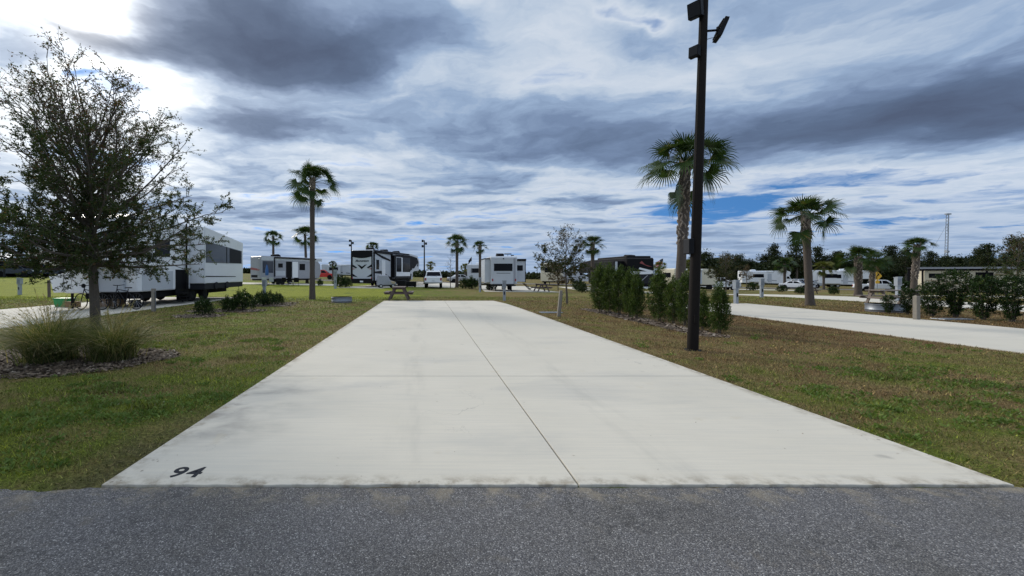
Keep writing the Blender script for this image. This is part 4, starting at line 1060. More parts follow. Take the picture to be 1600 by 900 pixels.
# the large white trailer behind the oak (built along the neighbouring pad)
def big_white():
    t = thing('fifth_wheel_trailer', 'large white fifth wheel with wide side window behind the oak', 'camper trailer', (-12.4, 17.7, .018), 0, 'campers parked on the campsites')
    W0, W1 = -2.9, 0.
    def pr(name, pts, x0, x1, mat, bev=.03, parent=None):
        m = MB(); m.prism(pts, x1, x0); return m.build(name, mat, parent or t, bevel=bev)
    pr('body', [(0, .70), (-.12, 1.75), (-1.7, 1.9), (-2.2, 2.4), (-1.9, 3.3), (-1.2, 3.75), (.6, 4.15), (2.0, 4.22), (8.7, 3.45), (8.8, .72), (2.7, .70)], W0, W1, WHITE, .06)
    pr('slide_out', [(3.86, .98), (3.86, 3.98), (8.42, 3.46), (8.42, .98)], .002, .80, WHITE)
    pr('slide_out_skirt', [(3.90, .66), (3.90, .98), (8.40, .98), (8.40, .70)], .003, .78, CHAR, .01)
    o = pr('slide_window', [(3.98, 2.08), (3.98, 3.22), (8.22, 2.92), (8.22, 2.13)], .80, .815, GLASSG, .0)
    pr('window_blind', [(6.6, 2.14), (6.6, 3.0), (8.1, 2.9), (8.1, 2.15)], .814, .822, CHAR, 0, o)
    pr('window_pillar', [(6.2, 2.10), (6.2, 3.05), (6.28, 3.05), (6.28, 2.10)], .815, .825, CHAR, 0, o)
    pr('trim_stripe', [(3.95, 1.32), (3.95, 1.38), (7.4, 1.34), (7.4, 1.30)], .80, .808, CHAR, 0)
    pr('slide_end_trim', [(3.84, .98), (3.84, 3.98), (3.90, 3.97), (3.90, .98)], .79, .812, HEADL, 0)
    m = MB(); m.tube([(.10, 3.42, .7), (.10, 3.42, 4.05)], .045, 8); m.build('awning_arm', BLACKP, t)
    pr('storage_door', [(2.65, .40), (2.65, 1.70), (3.78, 1.70), (3.78, .40)], -.02, .012, BLACKP, 0)
    pr('basement_panel', [(.25, .74), (.25, 1.62), (2.45, 1.62), (2.45, .74)], -.02, .014, GREYW, .01)
    pr('entry_window', [(1.1, 2.3), (1.1, 3.1), (2.2, 3.1), (2.2, 2.3)], -.02, .014, GLASS, 0)
    # front cap below the overhang
    m = MB(); m.add([(-3.45, -.45, 1.38), (-2.85, -.45, 1.50), (-2.85, -.45, .70), (-3.25, -.45, .68), (-3.45, .6, 1.38), (-2.85, .6, 1.50), (-2.85, .6, .70), (-3.25, .6, .68)],
                    [(0, 1, 2, 3), (7, 6, 5, 4), (0, 4, 5, 1), (1, 5, 6, 2), (2, 6, 7, 3), (3, 7, 4, 0)]); m.build('front_locker', WHITE, t, bevel=.03)
    rvbox(t, 'front_cap', -2.87, -1.6, -.42, .1, .66, 1.80, WHITE, .08)
    rvbox(t, 'front_cap', -1.58, -.5, -.20, .12, .70, 1.72, GREYW, .05)
    m = MB(); m.tube([(-2.0, -.44, .98), (-2.0, -.42, .98)], .09, 16); m.build('cap_latch', DARK, t)
    for xx in (-2.75, -.9):
        m = MB(); m.tube([(xx, -.1, .68), (xx, -.1, .0)], .05, 8); m.build('landing_leg', UNDER, t)
    rvbox(t, 'chassis', -2.6, -.25, .4, 8.4, .38, .69, UNDER)
    for x, y in ((-.2, 4.35), (-.2, 5.6), (-2.65, 4.35), (-2.65, 5.6)): wheel(t, x, y, .43, .30, 1 if x > -1 else -1, CHAR)
    rvbox(t, 'mud_flap', -.5, .02, 3.55, 3.6, .1, .9, UNDER)
    for y in (5.05, 6.3):
        m = MB(); m.tube([(.55, y, .84), (.84, y, .84)], [.20, .20], 18); m.tube([(.84, y, .84), (.845, y, .84)], [.20, .13], 18); m.build('holding_tank_cap', CHAR, t, smooth=40)
    m = MB(); 
    for k in range(3): m.bx(.02, .42, 2.6, 3.3, .18 + k * .16, .21 + k * .16)
    m.tube([(.03, 2.6, .6), (.42, 2.6, .1)], .02, 5); m.tube([(.03, 3.3, .6), (.42, 3.3, .1)], .02, 5); m.build('entry_steps', UNDER, t)
    m = MB(); m.bx(-1.9, -1.2, 5.2, 6.1, 3.78, 4.08); m.build('roof_air_conditioner', GREYW, t, bevel=.05)
    m = MB(); m.bx(-.75, -.25, 4.9, 5.5, 3.84, 4.12); m.build('roof_vent', GREYW, t, bevel=.04)
big_white()

# striped toy hauler in the centre left
def toy_hauler():
    Y = 46.; x = at(567, Y) ; ang = -R(20.5)
    t = trailer('fifth_wheel_trailer', 'black and white fifth wheel with V graphic on its rear wall', (x - .1, Y, g(x, Y)), ang, 14.4, 1.33, 4.2, GREYW, 'fifth', .72, axle=.36)
    W, H = 1.33, 4.2
    end_poly(t, 'rear_frame', 0, [(-W, .5), (-W, H - .1), (-W + .13, H - .1), (-W + .13, .5)], BLACKP, .03)
    end_poly(t, 'rear_frame', 0, [(W, .5), (W - .13, .5), (W - .13, H - .1), (W, H - .1)], BLACKP, .03)
    arc = [(W - .13 - (2 * W - .26) * k / 10, 3.42 - .16 * math.sin(math.pi * k / 10)) for k in range(11)]
    end_poly(t, 'rear_cap', 0, [(-W + .13, H - .08), (W - .13, H - .08)] + arc, BLACKP, .028)
    end_poly(t, 'graphic', 0, [(-.62, 2.55), (-.05, 2.0), (.62, 2.55), (.35, 2.5), (0, 2.3), (-.35, 2.5)][::-1], BLACKP, .012)
    for s in (-1, 1):
        end_poly(t, 'graphic', 0, [(s * 1.18, 2.55), (s * .62, 2.2), (s * .75, 2.1), (s * 1.18, 2.25)], CHAR, .012)
        end_poly(t, 'graphic', 0, [(s * 1.18, 1.5), (s * .55, 1.12), (s * 1.18, 1.2)], BLACKP, .012)
        end_poly(t, 'graphic', 0, [(s * 1.18, 2.12), (s * .8, 2.05), (s * 1.18, 1.98)], MAROON, .012)
        rvbox(t, 'tail_light', s * 1.22 - .05, s * 1.22 + .05, -.05, -.03, .8, 1.1, RUST)
    rvbox(t, 'rear_bumper', -W, W, -.10, -.012, .42, .95, UNDER); rvbox(t, 'number_plate', -.2, .2, -.115, -.10, .55, .72, HEADL)
    text_mesh('lettering', 'Momentum', .36, CHAR, t, .004, .006, .3, 1., (0, -.014, 2.95), (R(90), 0, 0))
    # right side: slides, doors, dark glass
    side_panel(t, 'slide_frame', 1, W, .15, .55, .72, H - .25, BLACKP, .02)
    side_poly(t, 'graphic', 1, W, [(.5, 3.95), (4.6, 3.2), (4.6, 3.0), (2.4, 3.3), (.6, 3.75)], BLACKP)
    side_panel(t, 'side_window', 1, W, .9, 1.6, 2.0, 3.1, GLASS, .014)
    side_panel(t, 'entry_door', 1, W, 2.3, 3.2, .95, 3.1, WHITE, .02)
    side_poly(t, 'graphic', 1, W, [(.4, 1.75), (2.2, 1.85), (5.2, .9), (5.2, .74), (3.5, .74), (2.0, 1.5), (.4, 1.55)], CHAR)
    o = rvbox(t, 'slide_out', W, W + .42, 5.1, 9.9, .95, H - .35, GREYW, .03)
    q = W + .42
    rvbox(t, 'slide_window', q, q + .015, 5.5, 7.0, 1.75, 3.5, GLASS, 0, o); rvbox(t, 'slide_window', q, q + .015, 7.3, 9.85, 1.6, 3.6, GLASS, 0, o)
    rvbox(t, 'slide_trim', q, q + .02, 5.08, 5.35, .95, H - .35, BLACKP, 0, o); rvbox(t, 'slide_trim', q - .01, q + .03, 5.1, 9.9, H - .60, H - .33, BLACKP, 0, o)
    rvbox(t, 'slide_end_panel', W + .02, q - .03, 5.085, 5.1, 1.0, 3.8, BLACKP, 0, o)
    side_poly(t, 'side_band', 1, W, [(4.7, .74), (4.7, H - .25), (11.2, H - .25), (13.4, H - .45), (14.0, H - 1.0), (13.9, 2.6), (11.6, 2.2), (11.2, .74)], BLACKP, .006)
    side_poly(t, 'graphic', 1, W, [(10.0, 1.6), (12.4, 2.3), (13.6, 3.0), (13.2, 2.3), (11.4, 1.5)], GREYW, .012)
    side_poly(t, 'graphic', 1, W, [(10.2, 3.7), (12.8, 3.2), (13.3, 2.8), (12.9, 2.1), (11.0, 2.4), (10.2, 1.9)], BLACKP)
    rvbox(t, 'skirt', -W, W + .02, 3.8, 10.7, .45, 1.15, UNDER)
    rvbox(t, 'slide_panel', q, q + .012, 5.36, 9.9, .96, 1.25, CHAR, 0, o)
    side_panel(t, 'roof_edge', 1, W, .2, 10.6, H - .22, H - .02, BLACKP, .03)
    for y in (1.6, 5.2, 8.8): ac_unit(t, .2, y, H)
    rvbox(t, 'lower_panel', q, q + .018, 5.4, 9.85, 1.2, 1.72, WHITE, 0, o)
    rvbox(t, 'slide_pillar', q, q + .022, 7.0, 7.3, 1.27, 3.55, WHITE, 0, o)
    m = MB(); m.tube([(W + .06, .6, 3.95), (W + .06, 5.0, 3.9)], .09, 8); m.build('awning', BLACKP, t)
    ladder = MB()
    return t
toy_hauler()
car('pickup_truck', 'silver-white pickup seen from behind, right of the striped trailer', 'pickup truck', (at(677, 45), 45, g(at(677, 45), 45) + .12), R(-2), 'pickup', WHITE)
car('sport_utility_vehicle', 'red car parked behind the tall slim palm', 'car', (at(484, 78), 78, g(at(484, 78), 78)), R(-82), 'suv', RED)

# buggy under a cover beside the toy hauler
def buggy():
    Y = 44.5; x = at(600, Y); t = thing('golf_cart', 'pale covered buggy parked against the striped trailer', 'golf cart', (x - .75, Y, g(x, Y)), R(-75)); t.scale = (.8,) * 3
    m = MB(); m.prism([(0, .35), (0, 1.1), (.15, 1.75), (1.4, 1.75), (1.7, 1.05), (2.5, .8), (2.6, .4)], lambda z: .62 - .08 * max(0, z - 1)); m.build('cover', LGREY, t, bevel=.12)
    m = MB(); m.prism([(1.72, 1.0), (2.45, .82), (2.3, .55), (1.9, .6)], .635); m.build('nose_panel', TANP, t, bevel=.03)
    for s in (-1, 1):
        for y in (.45, 2.1): wheel(t, s * .56, y, .29, .2, s)
buggy()

for px, Y, w, h, lab in [(628, 46.2, .9, .75, 'black grill box standing beside the striped trailer'), (642, 48.5, 1.2, .6, 'dark storage chest under the striped trailer front'), (438, 48.6, .8, .7, 'dark chest left of the grey trailer doorway')]:
    x = at(px, Y); t = thing('storage_box', lab, 'box', (x, Y, g(x, Y)), R(-15)); m = MB(); m.bx(-w / 2, w / 2, -.3, .3, .08, h); m.build('chest', DARK, t, bevel=.03)
    m = MB(); m.bx(-w / 2 - .02, w / 2 + .02, -.32, .32, h, h + .07); m.build('lid', CHAR, t, bevel=.02)
    for s_ in (-1, 1):
        m = MB(); m.bx(s_ * w * .4 - .03, s_ * w * .4 + .03, -.25, .25, 0, .08); m.build('foot', DARK, t)
# small trailer with wide rear window
def small_trailer():
    Y = 39.; x = at(787.5, Y); t = trailer('travel_trailer', 'small white trailer with wide black rear window and slide-outs', (x, Y, g(x, Y)), R(-1.5), 8.2, 1.25, 3.35, GREYW, 'fifth', .68)
    W, H = 1.25, 3.35
    end_poly(t, 'rear_window', 0, [(-.95, 1.95), (.80, 1.95), (.80, 2.65), (-.95, 2.65)], GLASS, .02)
    end_poly(t, 'rear_stripe', 0, [(-.7, 1.72), (.6, 1.72), (.6, 1.76), (-.7, 1.76)], CHAR, .012)
    end_poly(t, 'corner_trim', 0, [(.74 + .16, .72), (.94 + .16, .72), (.94 + .16, H - .2), (.74 + .16, H - .2)], LGREY, .012)
    m = MB(); m.tube([(-.05, -.03, 3.12), (-.05, -.06, 3.12)], .06, 10); m.build('camera', DARK, t)
    for s in (-1, 1): rvbox(t, 'tail_light', s * 1.08 - .06, s * 1.08 + .06, -.03, -.01, .98, 1.2, RUST)
    rvbox(t, 'rear_bumper', -1.1, 1.1, -.12, -.02, .52, .64, UNDER)
    o = rvbox(t, 'slide_out', -W - .52, -W, .5, 3.6, .85, H - .25, GREYW, .02)
    m = MB(); m.prism([(.42, H - .24), (.42, H - .17), (3.7, H - .17), (3.7, H - .24)], -W, -W - .56); m.build('slide_topper', CHAR, o)
    o = rvbox(t, 'slide_out', W, W + .98, .9, 4.6, .90, H - .42, GREYW, .02)
    end_poly(t, 'slide_window', .9, [(W + .16, 1.98), (W + .72, 1.98), (W + .72, 2.5), (W + .16, 2.5)], GLASS, .014, -1, o)
    m = MB(); m.prism([(.82, H - .42), (.82, H - .22), (4.7, H - .30), (4.7, H - .42)], W + 1.04, W - .02); m.build('slide_topper', BLACKP, o)
    rvbox(t, 'slide_trim', W + .94, W + 1.0, .88, 4.62, .86, H - .42, BLACKP, 0, o); rvbox(t, 'slide_trim', W - .01, W + .12, .88, .93, .86, H - .42, BLACKP, 0, o)
    m = MB(); 
    for k in range(3): m.bx(W + 1.02 + k * .22, W + 1.28 + k * .22, 1.6, 2.3, .62 - k * .2, .66 - k * .2)
    m.tube([(W + 1.0, 1.6, .75), (W + 1.7, 1.6, .05)], .035, 6); m.tube([(W + 1.0, 2.3, .75), (W + 1.7, 2.3, .05)], .035, 6); m.build('entry_steps', UNDER, t)
    ac_unit(t, -.05, 2.2, H + .06); m = MB(); m.tube([(.4, 2.2, H + .32), (1.1, 2.2, H + .32)], .05, 6); m.tube([(.75, 2.2, H), (.75, 2.2, H + .3)], .02, 5); m.build('aerial', DARK, t)
    m = MB(); m.tube([(1.2, 3., H + .22), (1.5, 3., H + .22)], .05, 6); m.tube([(1.15, 3., H - .1), (1.3, 3., H + .2)], .02, 5); m.build('roof_vent', DARK, t)
    m = MB(); m.tube([(-.75, .3, 0), (-.75, .3, .6)], .05, 6); m.build('stabiliser', UNDER, t); m = MB(); m.tube([(.75, .3, 0), (.75, .3, .6)], .05, 6); m.build('stabiliser', UNDER, t)
small_trailer()

# grey trailer with open door at left
def grey_trailer():
    Y = 50.; x0 = at(381, 51)
    t = trailer('travel_trailer', 'grey travel trailer with open door and awning left of the palm', (-20.2, 48.8, g(-20, 49)), R(-40), 8.5, 1.22, 3.35, LGREY, 'travel', .62)
    W, H = 1.22, 3.35      # heading to +x; right side (x>0 local) faces the camera
    end_poly(t, 'rear_stripe', 0, [(-1.1, 1.75), (.9, 1.6), (1.1, 1.75), (.5, 1.85), (-1.1, 2.02)], MAROON, .012)
    end_poly(t, 'rear_window', 0, [(-1.0, .8), (.5, .8), (.5, 1.1), (-1.0, 1.1)], DARK, .012)
    m = MB()
    for xx in (.75, 1.05): m.tube([(xx, -.08, .8), (xx, -.08, H)], .02, 5)
    for k in range(8): m.tube([(.75, -.08, .9 + k * .3), (1.05, -.08, .9 + k * .3)], .015, 5)
    m.build('ladder', ALLOY, t)
    side_panel(t, 'upper_band', 1, W, .1, 8.6, 2.85, 3.25, GREYW)
    side_panel(t, 'shade_panel', 1, W, .25, 1.6, 1.35, 2.75, NAVY, .02)
    side_panel(t, 'lower_band', 1, W, 1.9, 3.2, 1.0, 1.6, GREYW, .012)
    side_panel(t, 'side_window', 1, W, 2.25, 2.85, 2.0, 2.5, GLASS, .016)
    side_panel(t, 'doorway', 1, W, 3.3, 4.1, .75, 2.75, UNDER, .016)
    rvbox(t, 'open_door', W + .02, W + .07, 4.15, 4.95, .75, 2.75, WHITE, .02)
    side_panel(t, 'side_window', 1, W, 5.2, 6.0, 1.7, 2.5, GLASS, .016)
    m = MB(); m.tube([(W + .1, 1.7, 3.2), (W + .1, 7.6, 3.12)], .08, 8); m.build('awning_roll', BLACKP, t)
    for y in (1.75, 7.3):
        m = MB(); m.tube([(W + .06, y, .9), (W + .06, y, 3.2)], .07, 6); m.build('awning_arm', BLACKP, t)
    ac_unit(t, 0, 2.6, H)
    m = MB(); m.bx(W + .05, W + .5, 3.35, 4.05, .35, .40); m.bx(W + .3, W + .75, 3.35, 4.05, .15, .2); m.build('entry_steps', ALLOY, t)
grey_trailer()
def chair(label, px, Y, rz, mat):
    x = at(px, Y); t = thing('folding_chair', label, 'camp chair', (x, Y, g(x, Y)), rz, 'folding camp chairs by the trailers')
    m = MB(); m.bx(-.24, .24, -.22, .22, .40, .43); m.build('seat', mat, t)
    m = MB(); m.box((0, .27, .66), (.50, .03, .50), Matrix.Rotation(R(-14), 3, 'X')); m.build('backrest', mat, t)
    for s in (-1, 1):
        for a, b in ((-.2, .24), (.24, -.2)):
            m = MB(); m.tube([(s * .26, a, 0), (s * .26, b, .43 if b < 0 else .62)], .014, 5); m.build('leg', DARK, t)
        m = MB(); m.bx(s * .28 - .03, s * .28 + .03, -.2, .22, .60, .625); m.build('armrest', DARK, t)
for i, (px, Y, mt, lab) in enumerate([(414, 46.5, GREYW, 'pale folding chair under the blue shade of the grey trailer'), (424, 46.8, GREYW, 'pale folding chair beside the dark bin of the grey trailer'), (446, 47., DARK, 'black folding chair left of the open trailer door'), (454, 47.2, DARK, 'black folding chair just before the trailer doorway'),
                                   (463, 46.6, DARK, 'black folding chair right of the open trailer door'), (622, 46.5, CHAR, 'dark chair beside the striped trailer'), (632, 47, CHAR, 'dark chair farther along the striped trailer')]): chair(lab, px, Y, R(180 + 20 * math.sin(i * 2)), mt)
# blue parasol folded by the grey trailer
t = thing('folded_parasol', 'closed blue parasol in front of the grey trailer', 'parasol', (at(417, 45.8), 45.8, g(at(417, 45.8), 45.8)))
m = MB(); m.tube([(0, 0, 0), (0, 0, 2.3)], .025, 6); m.build('pole', ALLOY, t)
m = MB(); m.tube([(0, 0, 1.15), (0, 0, 1.4), (0, 0, 1.9), (0, 0, 2.35)], [.16, .19, .14, .03], 10); m.build('canopy', BLUET, t)
m = MB(); m.tube([(0, 0, 0), (0, 0, .07)], [.25, .2], 12); m.build('base', DARK, t)

# black trailer behind the hedge
def black_trailer():
    Y = 37.5; x = at(1001, Y); t = trailer('fifth_wheel_trailer', 'black trailer with white slash graphics behind the hedge', (x, Y, g(x, Y)), R(3), 10.5, 1.25, 3.25, BLACKP, 'fifth', .72)
    W = 1.25
    end_poly(t, 'graphic', 0, [(-1.0, 1.72), (.2, 1.72), (1.15, 1.75), (1.15, 2.05), (-.1, 2.35), (-.2, 2.2), (.6, 1.98), (-1.0, 1.98)], WHITE, .012)
    end_poly(t, 'graphic', 0, [(-.1, 2.75), (.7, 2.45), (1.1, 2.40), (.4, 2.62), (.1, 2.95)], MAROON, .012)
    end_poly(t, 'graphic', 0, [(-1.2, .9), (1.2, .9), (1.2, 1.66), (-1.2, 1.66)], CHAR, .006)
    for s in (-1, 1):
        end_poly(t, 'graphic', 0, [(s * .62, 1.64), (s * .70, 1.64), (s * .05, 1.05), (s * .0, 1.1)], LGREY, .013)
    rvbox(t, 'rear_bumper', -1.1, 1.1, -.14, -.03, .42, .58, HEADL)
    rvbox(t, 'slide_out', -W - .85, -W, .6, 4.4, .9, 2.95, BLACKP, .02)
    rvbox(t, 'slide_out_end', -W - .83, -W - .62, .585, .6, .95, 2.9, GREYW)
    ac_unit(t, -.4, 1.2, 3.25); m = MB(); m.prism([(.3, 3.24), (.3, 3.42), (6, 3.42), (6, 3.24)], 1.15); m.build('roof_rack', DARK, t, bevel=.05)
black_trailer()

def simple_rv(name, label, px, Y, rz, L, W, H, paint, kind, windows=GLASS, z=None, stripe=None, cat='camper trailer', acs=(2.5,), s_=1):
    x = at(px, Y); t = trailer(name, label, (x, Y, g(x, Y) + .02), rz, L, W, H, paint, kind, .65, cat)
    for s in (-1, 1):
        side_panel(t, 'side_window', s, W, L * .16, L * .28, H * .56, H * .78, windows, .014)
        side_panel(t, 'side_window', s, W, L * .36, L * .47, H * .56, H * .78, windows, .014)
        if stripe is not None: side_poly(t, 'stripe', s, W, [(.1, H * .40), (L * .35, H * .46), (L * .7, H * .36), (L * .7, H * .31), (L * .35, H * .40), (.1, H * .35)], stripe)
    side_panel(t, 'entry_door', 1, W, L * .52, L * .52 + .75, .8, 2.75, GREYW, .02)
    o = rvbox(t, 'slide_out', W, W + .6, L * .14, L * .48, .85, H - .35, paint, .02)
    rvbox(t, 'slide_window', W + .6, W + .612, L * .2, L * .42, H * .55, H * .78, windows, 0, o)
    end_poly(t, 'rear_window', 0, [(-.6, H * .58), (.6, H * .58), (.6, H * .8), (-.6, H * .8)], windows, .014)
    for y in acs: ac_unit(t, 0, y, H, WHITE)
    m = MB(); m.tube([(W + .1, L * .15, H - .2), (W + .1, L * .62, H - .22)], .07, 8); m.build('awning_roll', WHITE, t)
    if kind == 'classA':
        m = MB(); m.prism([(L + .015, 1.55), (L - .045, H - .55), (L - .09, H - .55), (L - .05, 1.55)], W - .12); m.build('windscreen', GLASS, t)
    if kind == 'classC':
        m = MB(); m.prism([(L - .19, 1.62), (L - .40, H - 1.02), (L - .46, H - 1.02), (L - .26, 1.6)], W - .2); m.build('windscreen', GLASS, t)
        side_poly(t, 'cab_window', 1, W, [(L - .95, 1.6), (L - .95, 2.1), (L - .55, 2.1), (L - .35, 1.6)], GLASS)
        for s in (-1, 1): rvbox(t, 'headlight', s * .8 - .15, s * .8 + .15, L + .76, L + .82, .8, 1.0, HEADL)
    return t

simple_rv('motorhome', 'white motorhome with overcab bunk before the dark trees', 1156, 96, R(-108), 9.4, 1.25, 3.4, WHITE, 'classC', stripe=LGREY, cat='motorhome')
def white_fifth():
    t = simple_rv('fifth_wheel_trailer', 'long white fifth wheel behind the yellowing palm', 1262, 92, R(-122), 10.4, 1.28, 3.75, WHITE, 'fifth', stripe=LGREY, acs=(5.6,))
    side_panel(t, 'slide_shade', 1, 1.28 + .6, 4.3, 5.0, 2.0, 2.8, GLASS)
    return t
white_fifth()
simple_rv('fifth_wheel_trailer', 'cream fifth wheel half hidden by the olive tree', 857, 66, R(-25), 9, 1.25, 3.6, CREAM, 'fifth', acs=(3,))
simple_rv('travel_trailer', 'white trailer far behind, between flag and small trailer', 742, 62, R(-20), 7.5, 1.2, 3.1, GREYW, 'travel')
simple_rv('travel_trailer', 'cream trailer behind hedge and large palm trunk', 1042, 56, R(-72), 8., 1.2, 2.9, CREAM, 'travel')
simple_rv('travel_trailer', 'grey trailer just right of the light pole', 1096, 78, R(-8), 6.5, 1.2, 3.1, LGREY, 'travel', acs=())
simple_rv('travel_trailer', 'long low white trailer far behind the red car', 504, 92, R(-88), 9, 1.2, 3.0, GREYW, 'travel', stripe=CHAR)
simple_rv('travel_trailer', 'white trailer peeping left of the black trailer', 942, 70, R(-85), 6., 1.2, 3.1, WHITE, 'travel')
simple_rv('motorhome', 'small van camper behind the young tree', 873, 78, R(-85), 4.6, 1.05, 2.8, GREYW, 'classC', cat='motorhome', acs=())
car('pickup_truck', 'white pickup facing left, right of the light pole', 'pickup truck', (at(1151, 62), 62, g(at(1151, 62), 62)), R(86), 'pickup', WHITE)
car('pickup_truck', 'white pickup behind the short pair of palms', 'pickup truck', (at(1337, 68), 68, g(at(1337, 68), 68)), R(-112), 'pickup', WHITE)
car('small_car', 'silver car right of the white pickup', 'car', (at(1142, 74), 74, g(at(1142, 74), 74)), R(-30), 'car', SILVER)
car('small_car', 'white car nose-on before the parked dark car', 'car', (at(1220, 76), 76, g(at(1220, 76), 76)), R(-150), 'car', WHITE)
car('small_car', 'dark blue car left of the lone right palm', 'car', (at(1228, 78), 78, g(at(1228, 78), 78)), R(-100), 'car', NAVY)
car('sport_utility_vehicle', 'grey car close behind the lone right palm', 'car', (at(1240, 83), 83, g(at(1240, 83), 83)), R(-95), 'suv', SILVER)
car('small_car', 'white car under the trees left of the tan motorhome', 'car', (at(1411, 66), 66, g(at(1411, 66), 66)), R(-75), 'car', WHITE)
car('small_car', 'silver car far off right of the silver-white pickup', 'car', (at(700, 72), 72, g(at(700, 72), 72)), R(-80), 'car', SILVER)

# tan motorhome under a carport
def tan_home():
    Y = 60.; x = at(1437, Y); z = g(x, Y); rz = R(-122)
    t = trailer('motorhome', 'tan motorhome with dark swooshes under a carport roof', (x, Y, z + .02), rz, 9.6, 1.28, 3.35, CREAM, 'classA', .6, 'motorhome')
    W = 1.28
    side_panel(t, 'side_window', 1, W, .45, 1.75, 2.3, 2.95, GLASS, .014); side_panel(t, 'side_window', 1, W, 2.9, 4.2, 2.35, 2.95, GLASS, .016)
    side_panel(t, 'slide_frame', 1, W, 2.4, 4.6, 1.2, 3.1, CREAM, .035)
    side_panel(t, 'slide_out', 1, W, 4.75, 6.3, .7, 3.1, BLACKP, .05)
    side_poly(t, 'swoosh', 1, W, [(.2, 2.05), (1.6, 1.95), (4.7, 1.75), (4.7, 1.55), (1.6, 1.75), (.2, 1.9)], TANP, .04)
    side_poly(t, 'swoosh', 1, W, [(.2, 1.5), (2.4, 1.6), (4.7, 1.2), (4.7, 1.05), (2.4, 1.4), (.2, 1.35)], TANP, .04)
    side_poly(t, 'swoosh', 1, W, [(6.4, 1.1), (7.8, 1.6), (9.2, 2.3), (9.4, 2.1), (8.2, 1.4), (6.4, .85)], DARK); side_poly(t, 'swoosh', 1, W, [(6.4, 2.9), (8.0, 2.85), (9.3, 2.5), (8.2, 2.66), (6.4, 2.7)], TANP)
    side_panel(t, 'lower_band', 1, W, .2, 9.3, .55, .78, TANP, .010)
    m = MB(); m.prism([(9.615, 1.5), (9.555, 2.8), (9.5, 2.8), (9.55, 1.5)], 1.15); m.build('windscreen', GLASS, t)
    rvbox(t, 'roof_pod', -.5, .5, 7.0, 8.4, 3.33, 3.55, WHITE, .05)
    t2 = thing('carport', 'long flat dark carport roof on posts over the tan motorhome', 'carport', (x, Y, z), rz)
    m = MB(); m.bx(-2.2, 1.9, -.6, 17.5, 3.72, 3.84); m.build('roof', CHAR, t2, bevel=.02)
    m = MB(); m.bx(1.90, 1.96, -.6, 17.5, 3.60, 3.86); m.build('fascia', LGREY, t2)
    for y in (-.3, 5.55, 11.5, 17.2):
        for s in (-2.0, 1.75):
            m = MB(); m.bx(s - .08, s + .08, y - .08, y + .08, -.2, 3.72); m.build('post', DARK, t2)
    m = MB(); m.bx(-2.2, -2.1, -.5, 17.5, .2, 3.7); m.build('rear_screen', CHAR, t2)
tan_home()

def carport_left():
    Y = 58; x = at(-18, Y); z = g(x, Y); t = thing('open_shed', 'blue-grey metal roofed open shed behind the oak', 'shed', (x, Y, z))
    m = MB(); m.add([(-5, -3, 3.1), (5.5, -3, 2.35), (5.5, 4, 2.35), (-5, 4, 3.1), (-5, 0.5, 4.0), (4.6, 0.5, 3.1)] , [(0, 1, 5, 4), (1, 2, 5), (2, 3, 4, 5), (0, 4, 3), (0, 3, 2, 1)]); m.build('roof', ROOFB, t)
    m = MB(); m.bx(-5, 5.5, -3.06, -2.98, 2.1, 2.40); m.build('fascia', GREYW, t)
    for a in (-4.5, 0, 5.0):
        for b in (-2.7, 3.6): 
            m = MB(); m.bx(a - .08, a + .08, b - .08, b + .08, -.1, 2.5); m.build('post', CHAR, t)
    m = MB(); m.bx(-5, 5.4, 3.7, 3.8, 0, 2.4); m.build('back_wall', CHAR, t)
carport_left()
car('small_car', 'dark car parked under the open shed', 'car', (at(-2, 57.5), 57.5, g(at(-2, 57.5), 57.5)), R(-80), 'suv', NAVY)
car('pickup_truck', 'dark pickup behind the oak, right of the open shed', 'pickup truck', (at(52, 60), 60, g(at(52, 60), 60)), R(-85), 'pickup', NAVY)
simple_rv('travel_trailer', 'pale trailer glimpsed behind the oak crown', 46, 66, R(-88), 8, 1.2, 3.0, GREYW, 'travel')

# yellow arrow sign
t = thing('road_sign', 'yellow diamond road sign with a black bent arrow', 'road sign', (at(1371, 56), 56, g(at(1371, 56), 56)), R(4))
m = MB(); m.tube([(0, .03, 0), (0, .03, 2.6)], .035, 6); m.build('post', GALV, t)
m = MB(); m.box((0, 0, 2.45), (.95, .02, .95), Matrix.Rotation(R(45), 3, 'Y')); sgn = m.build('panel', YELLOW, t)
end_poly(t, 'arrow', -.01, [(-.18, 2.05), (-.04, 2.05), (-.04, 2.35), (.15, 2.55), (.25, 2.45), (.28, 2.80), (-.05, 2.75), (.05, 2.65), (-.18, 2.42)], DARK, .006, -1, sgn)
m = MB(); m.box((0, 0, 1.62), (.6, .02, .42)); m.build('speed_plate', YELLOW, t)

def flag(label, px, Y, top, us):
    x = at(px, Y); t = thing('flagpole', label, 'flag', (x, Y, g(x, Y))); m = MB(); m.tube([(0, 0, 0), (0, 0, top)], [.035, .02], 6); m.build('pole', ALLOY, t)
    n = 12; w = 1.35 if us else .62; h = .8 if us else .55
    def surf(f, q): return (-w * f * .75, .14 * math.sin(f * 7 + q), top - .05 - h * q - .55 * f ** 1.2)
    stripes = ([('stripe', RED), ('stripe', HEADL)] * 4)[:7] if us else [('cloth', CHAR)]
    for i, (nm, mt) in enumerate(stripes):
        q0, q1 = i / len(stripes), (i + 1) / len(stripes); v = []
        for j in range(n + 1): v += [surf(j / n, q0), surf(j / n, q1)]
        m = MB(); m.add(v, [(2 * j, 2 * j + 2, 2 * j + 3, 2 * j + 1) for j in range(n)]); m.build(nm, mt, t)
    if us:
        v = []
        for j in range(6):
            for q in (0, .54): a = surf(j / 5 * .42, q); v.append((a[0], a[1] - .01, a[2]))
        m = MB(); m.add(v, [(2 * j, 2 * j + 2, 2 * j + 3, 2 * j + 1) for j in range(5)]); m.build('canton', NAVY, t)
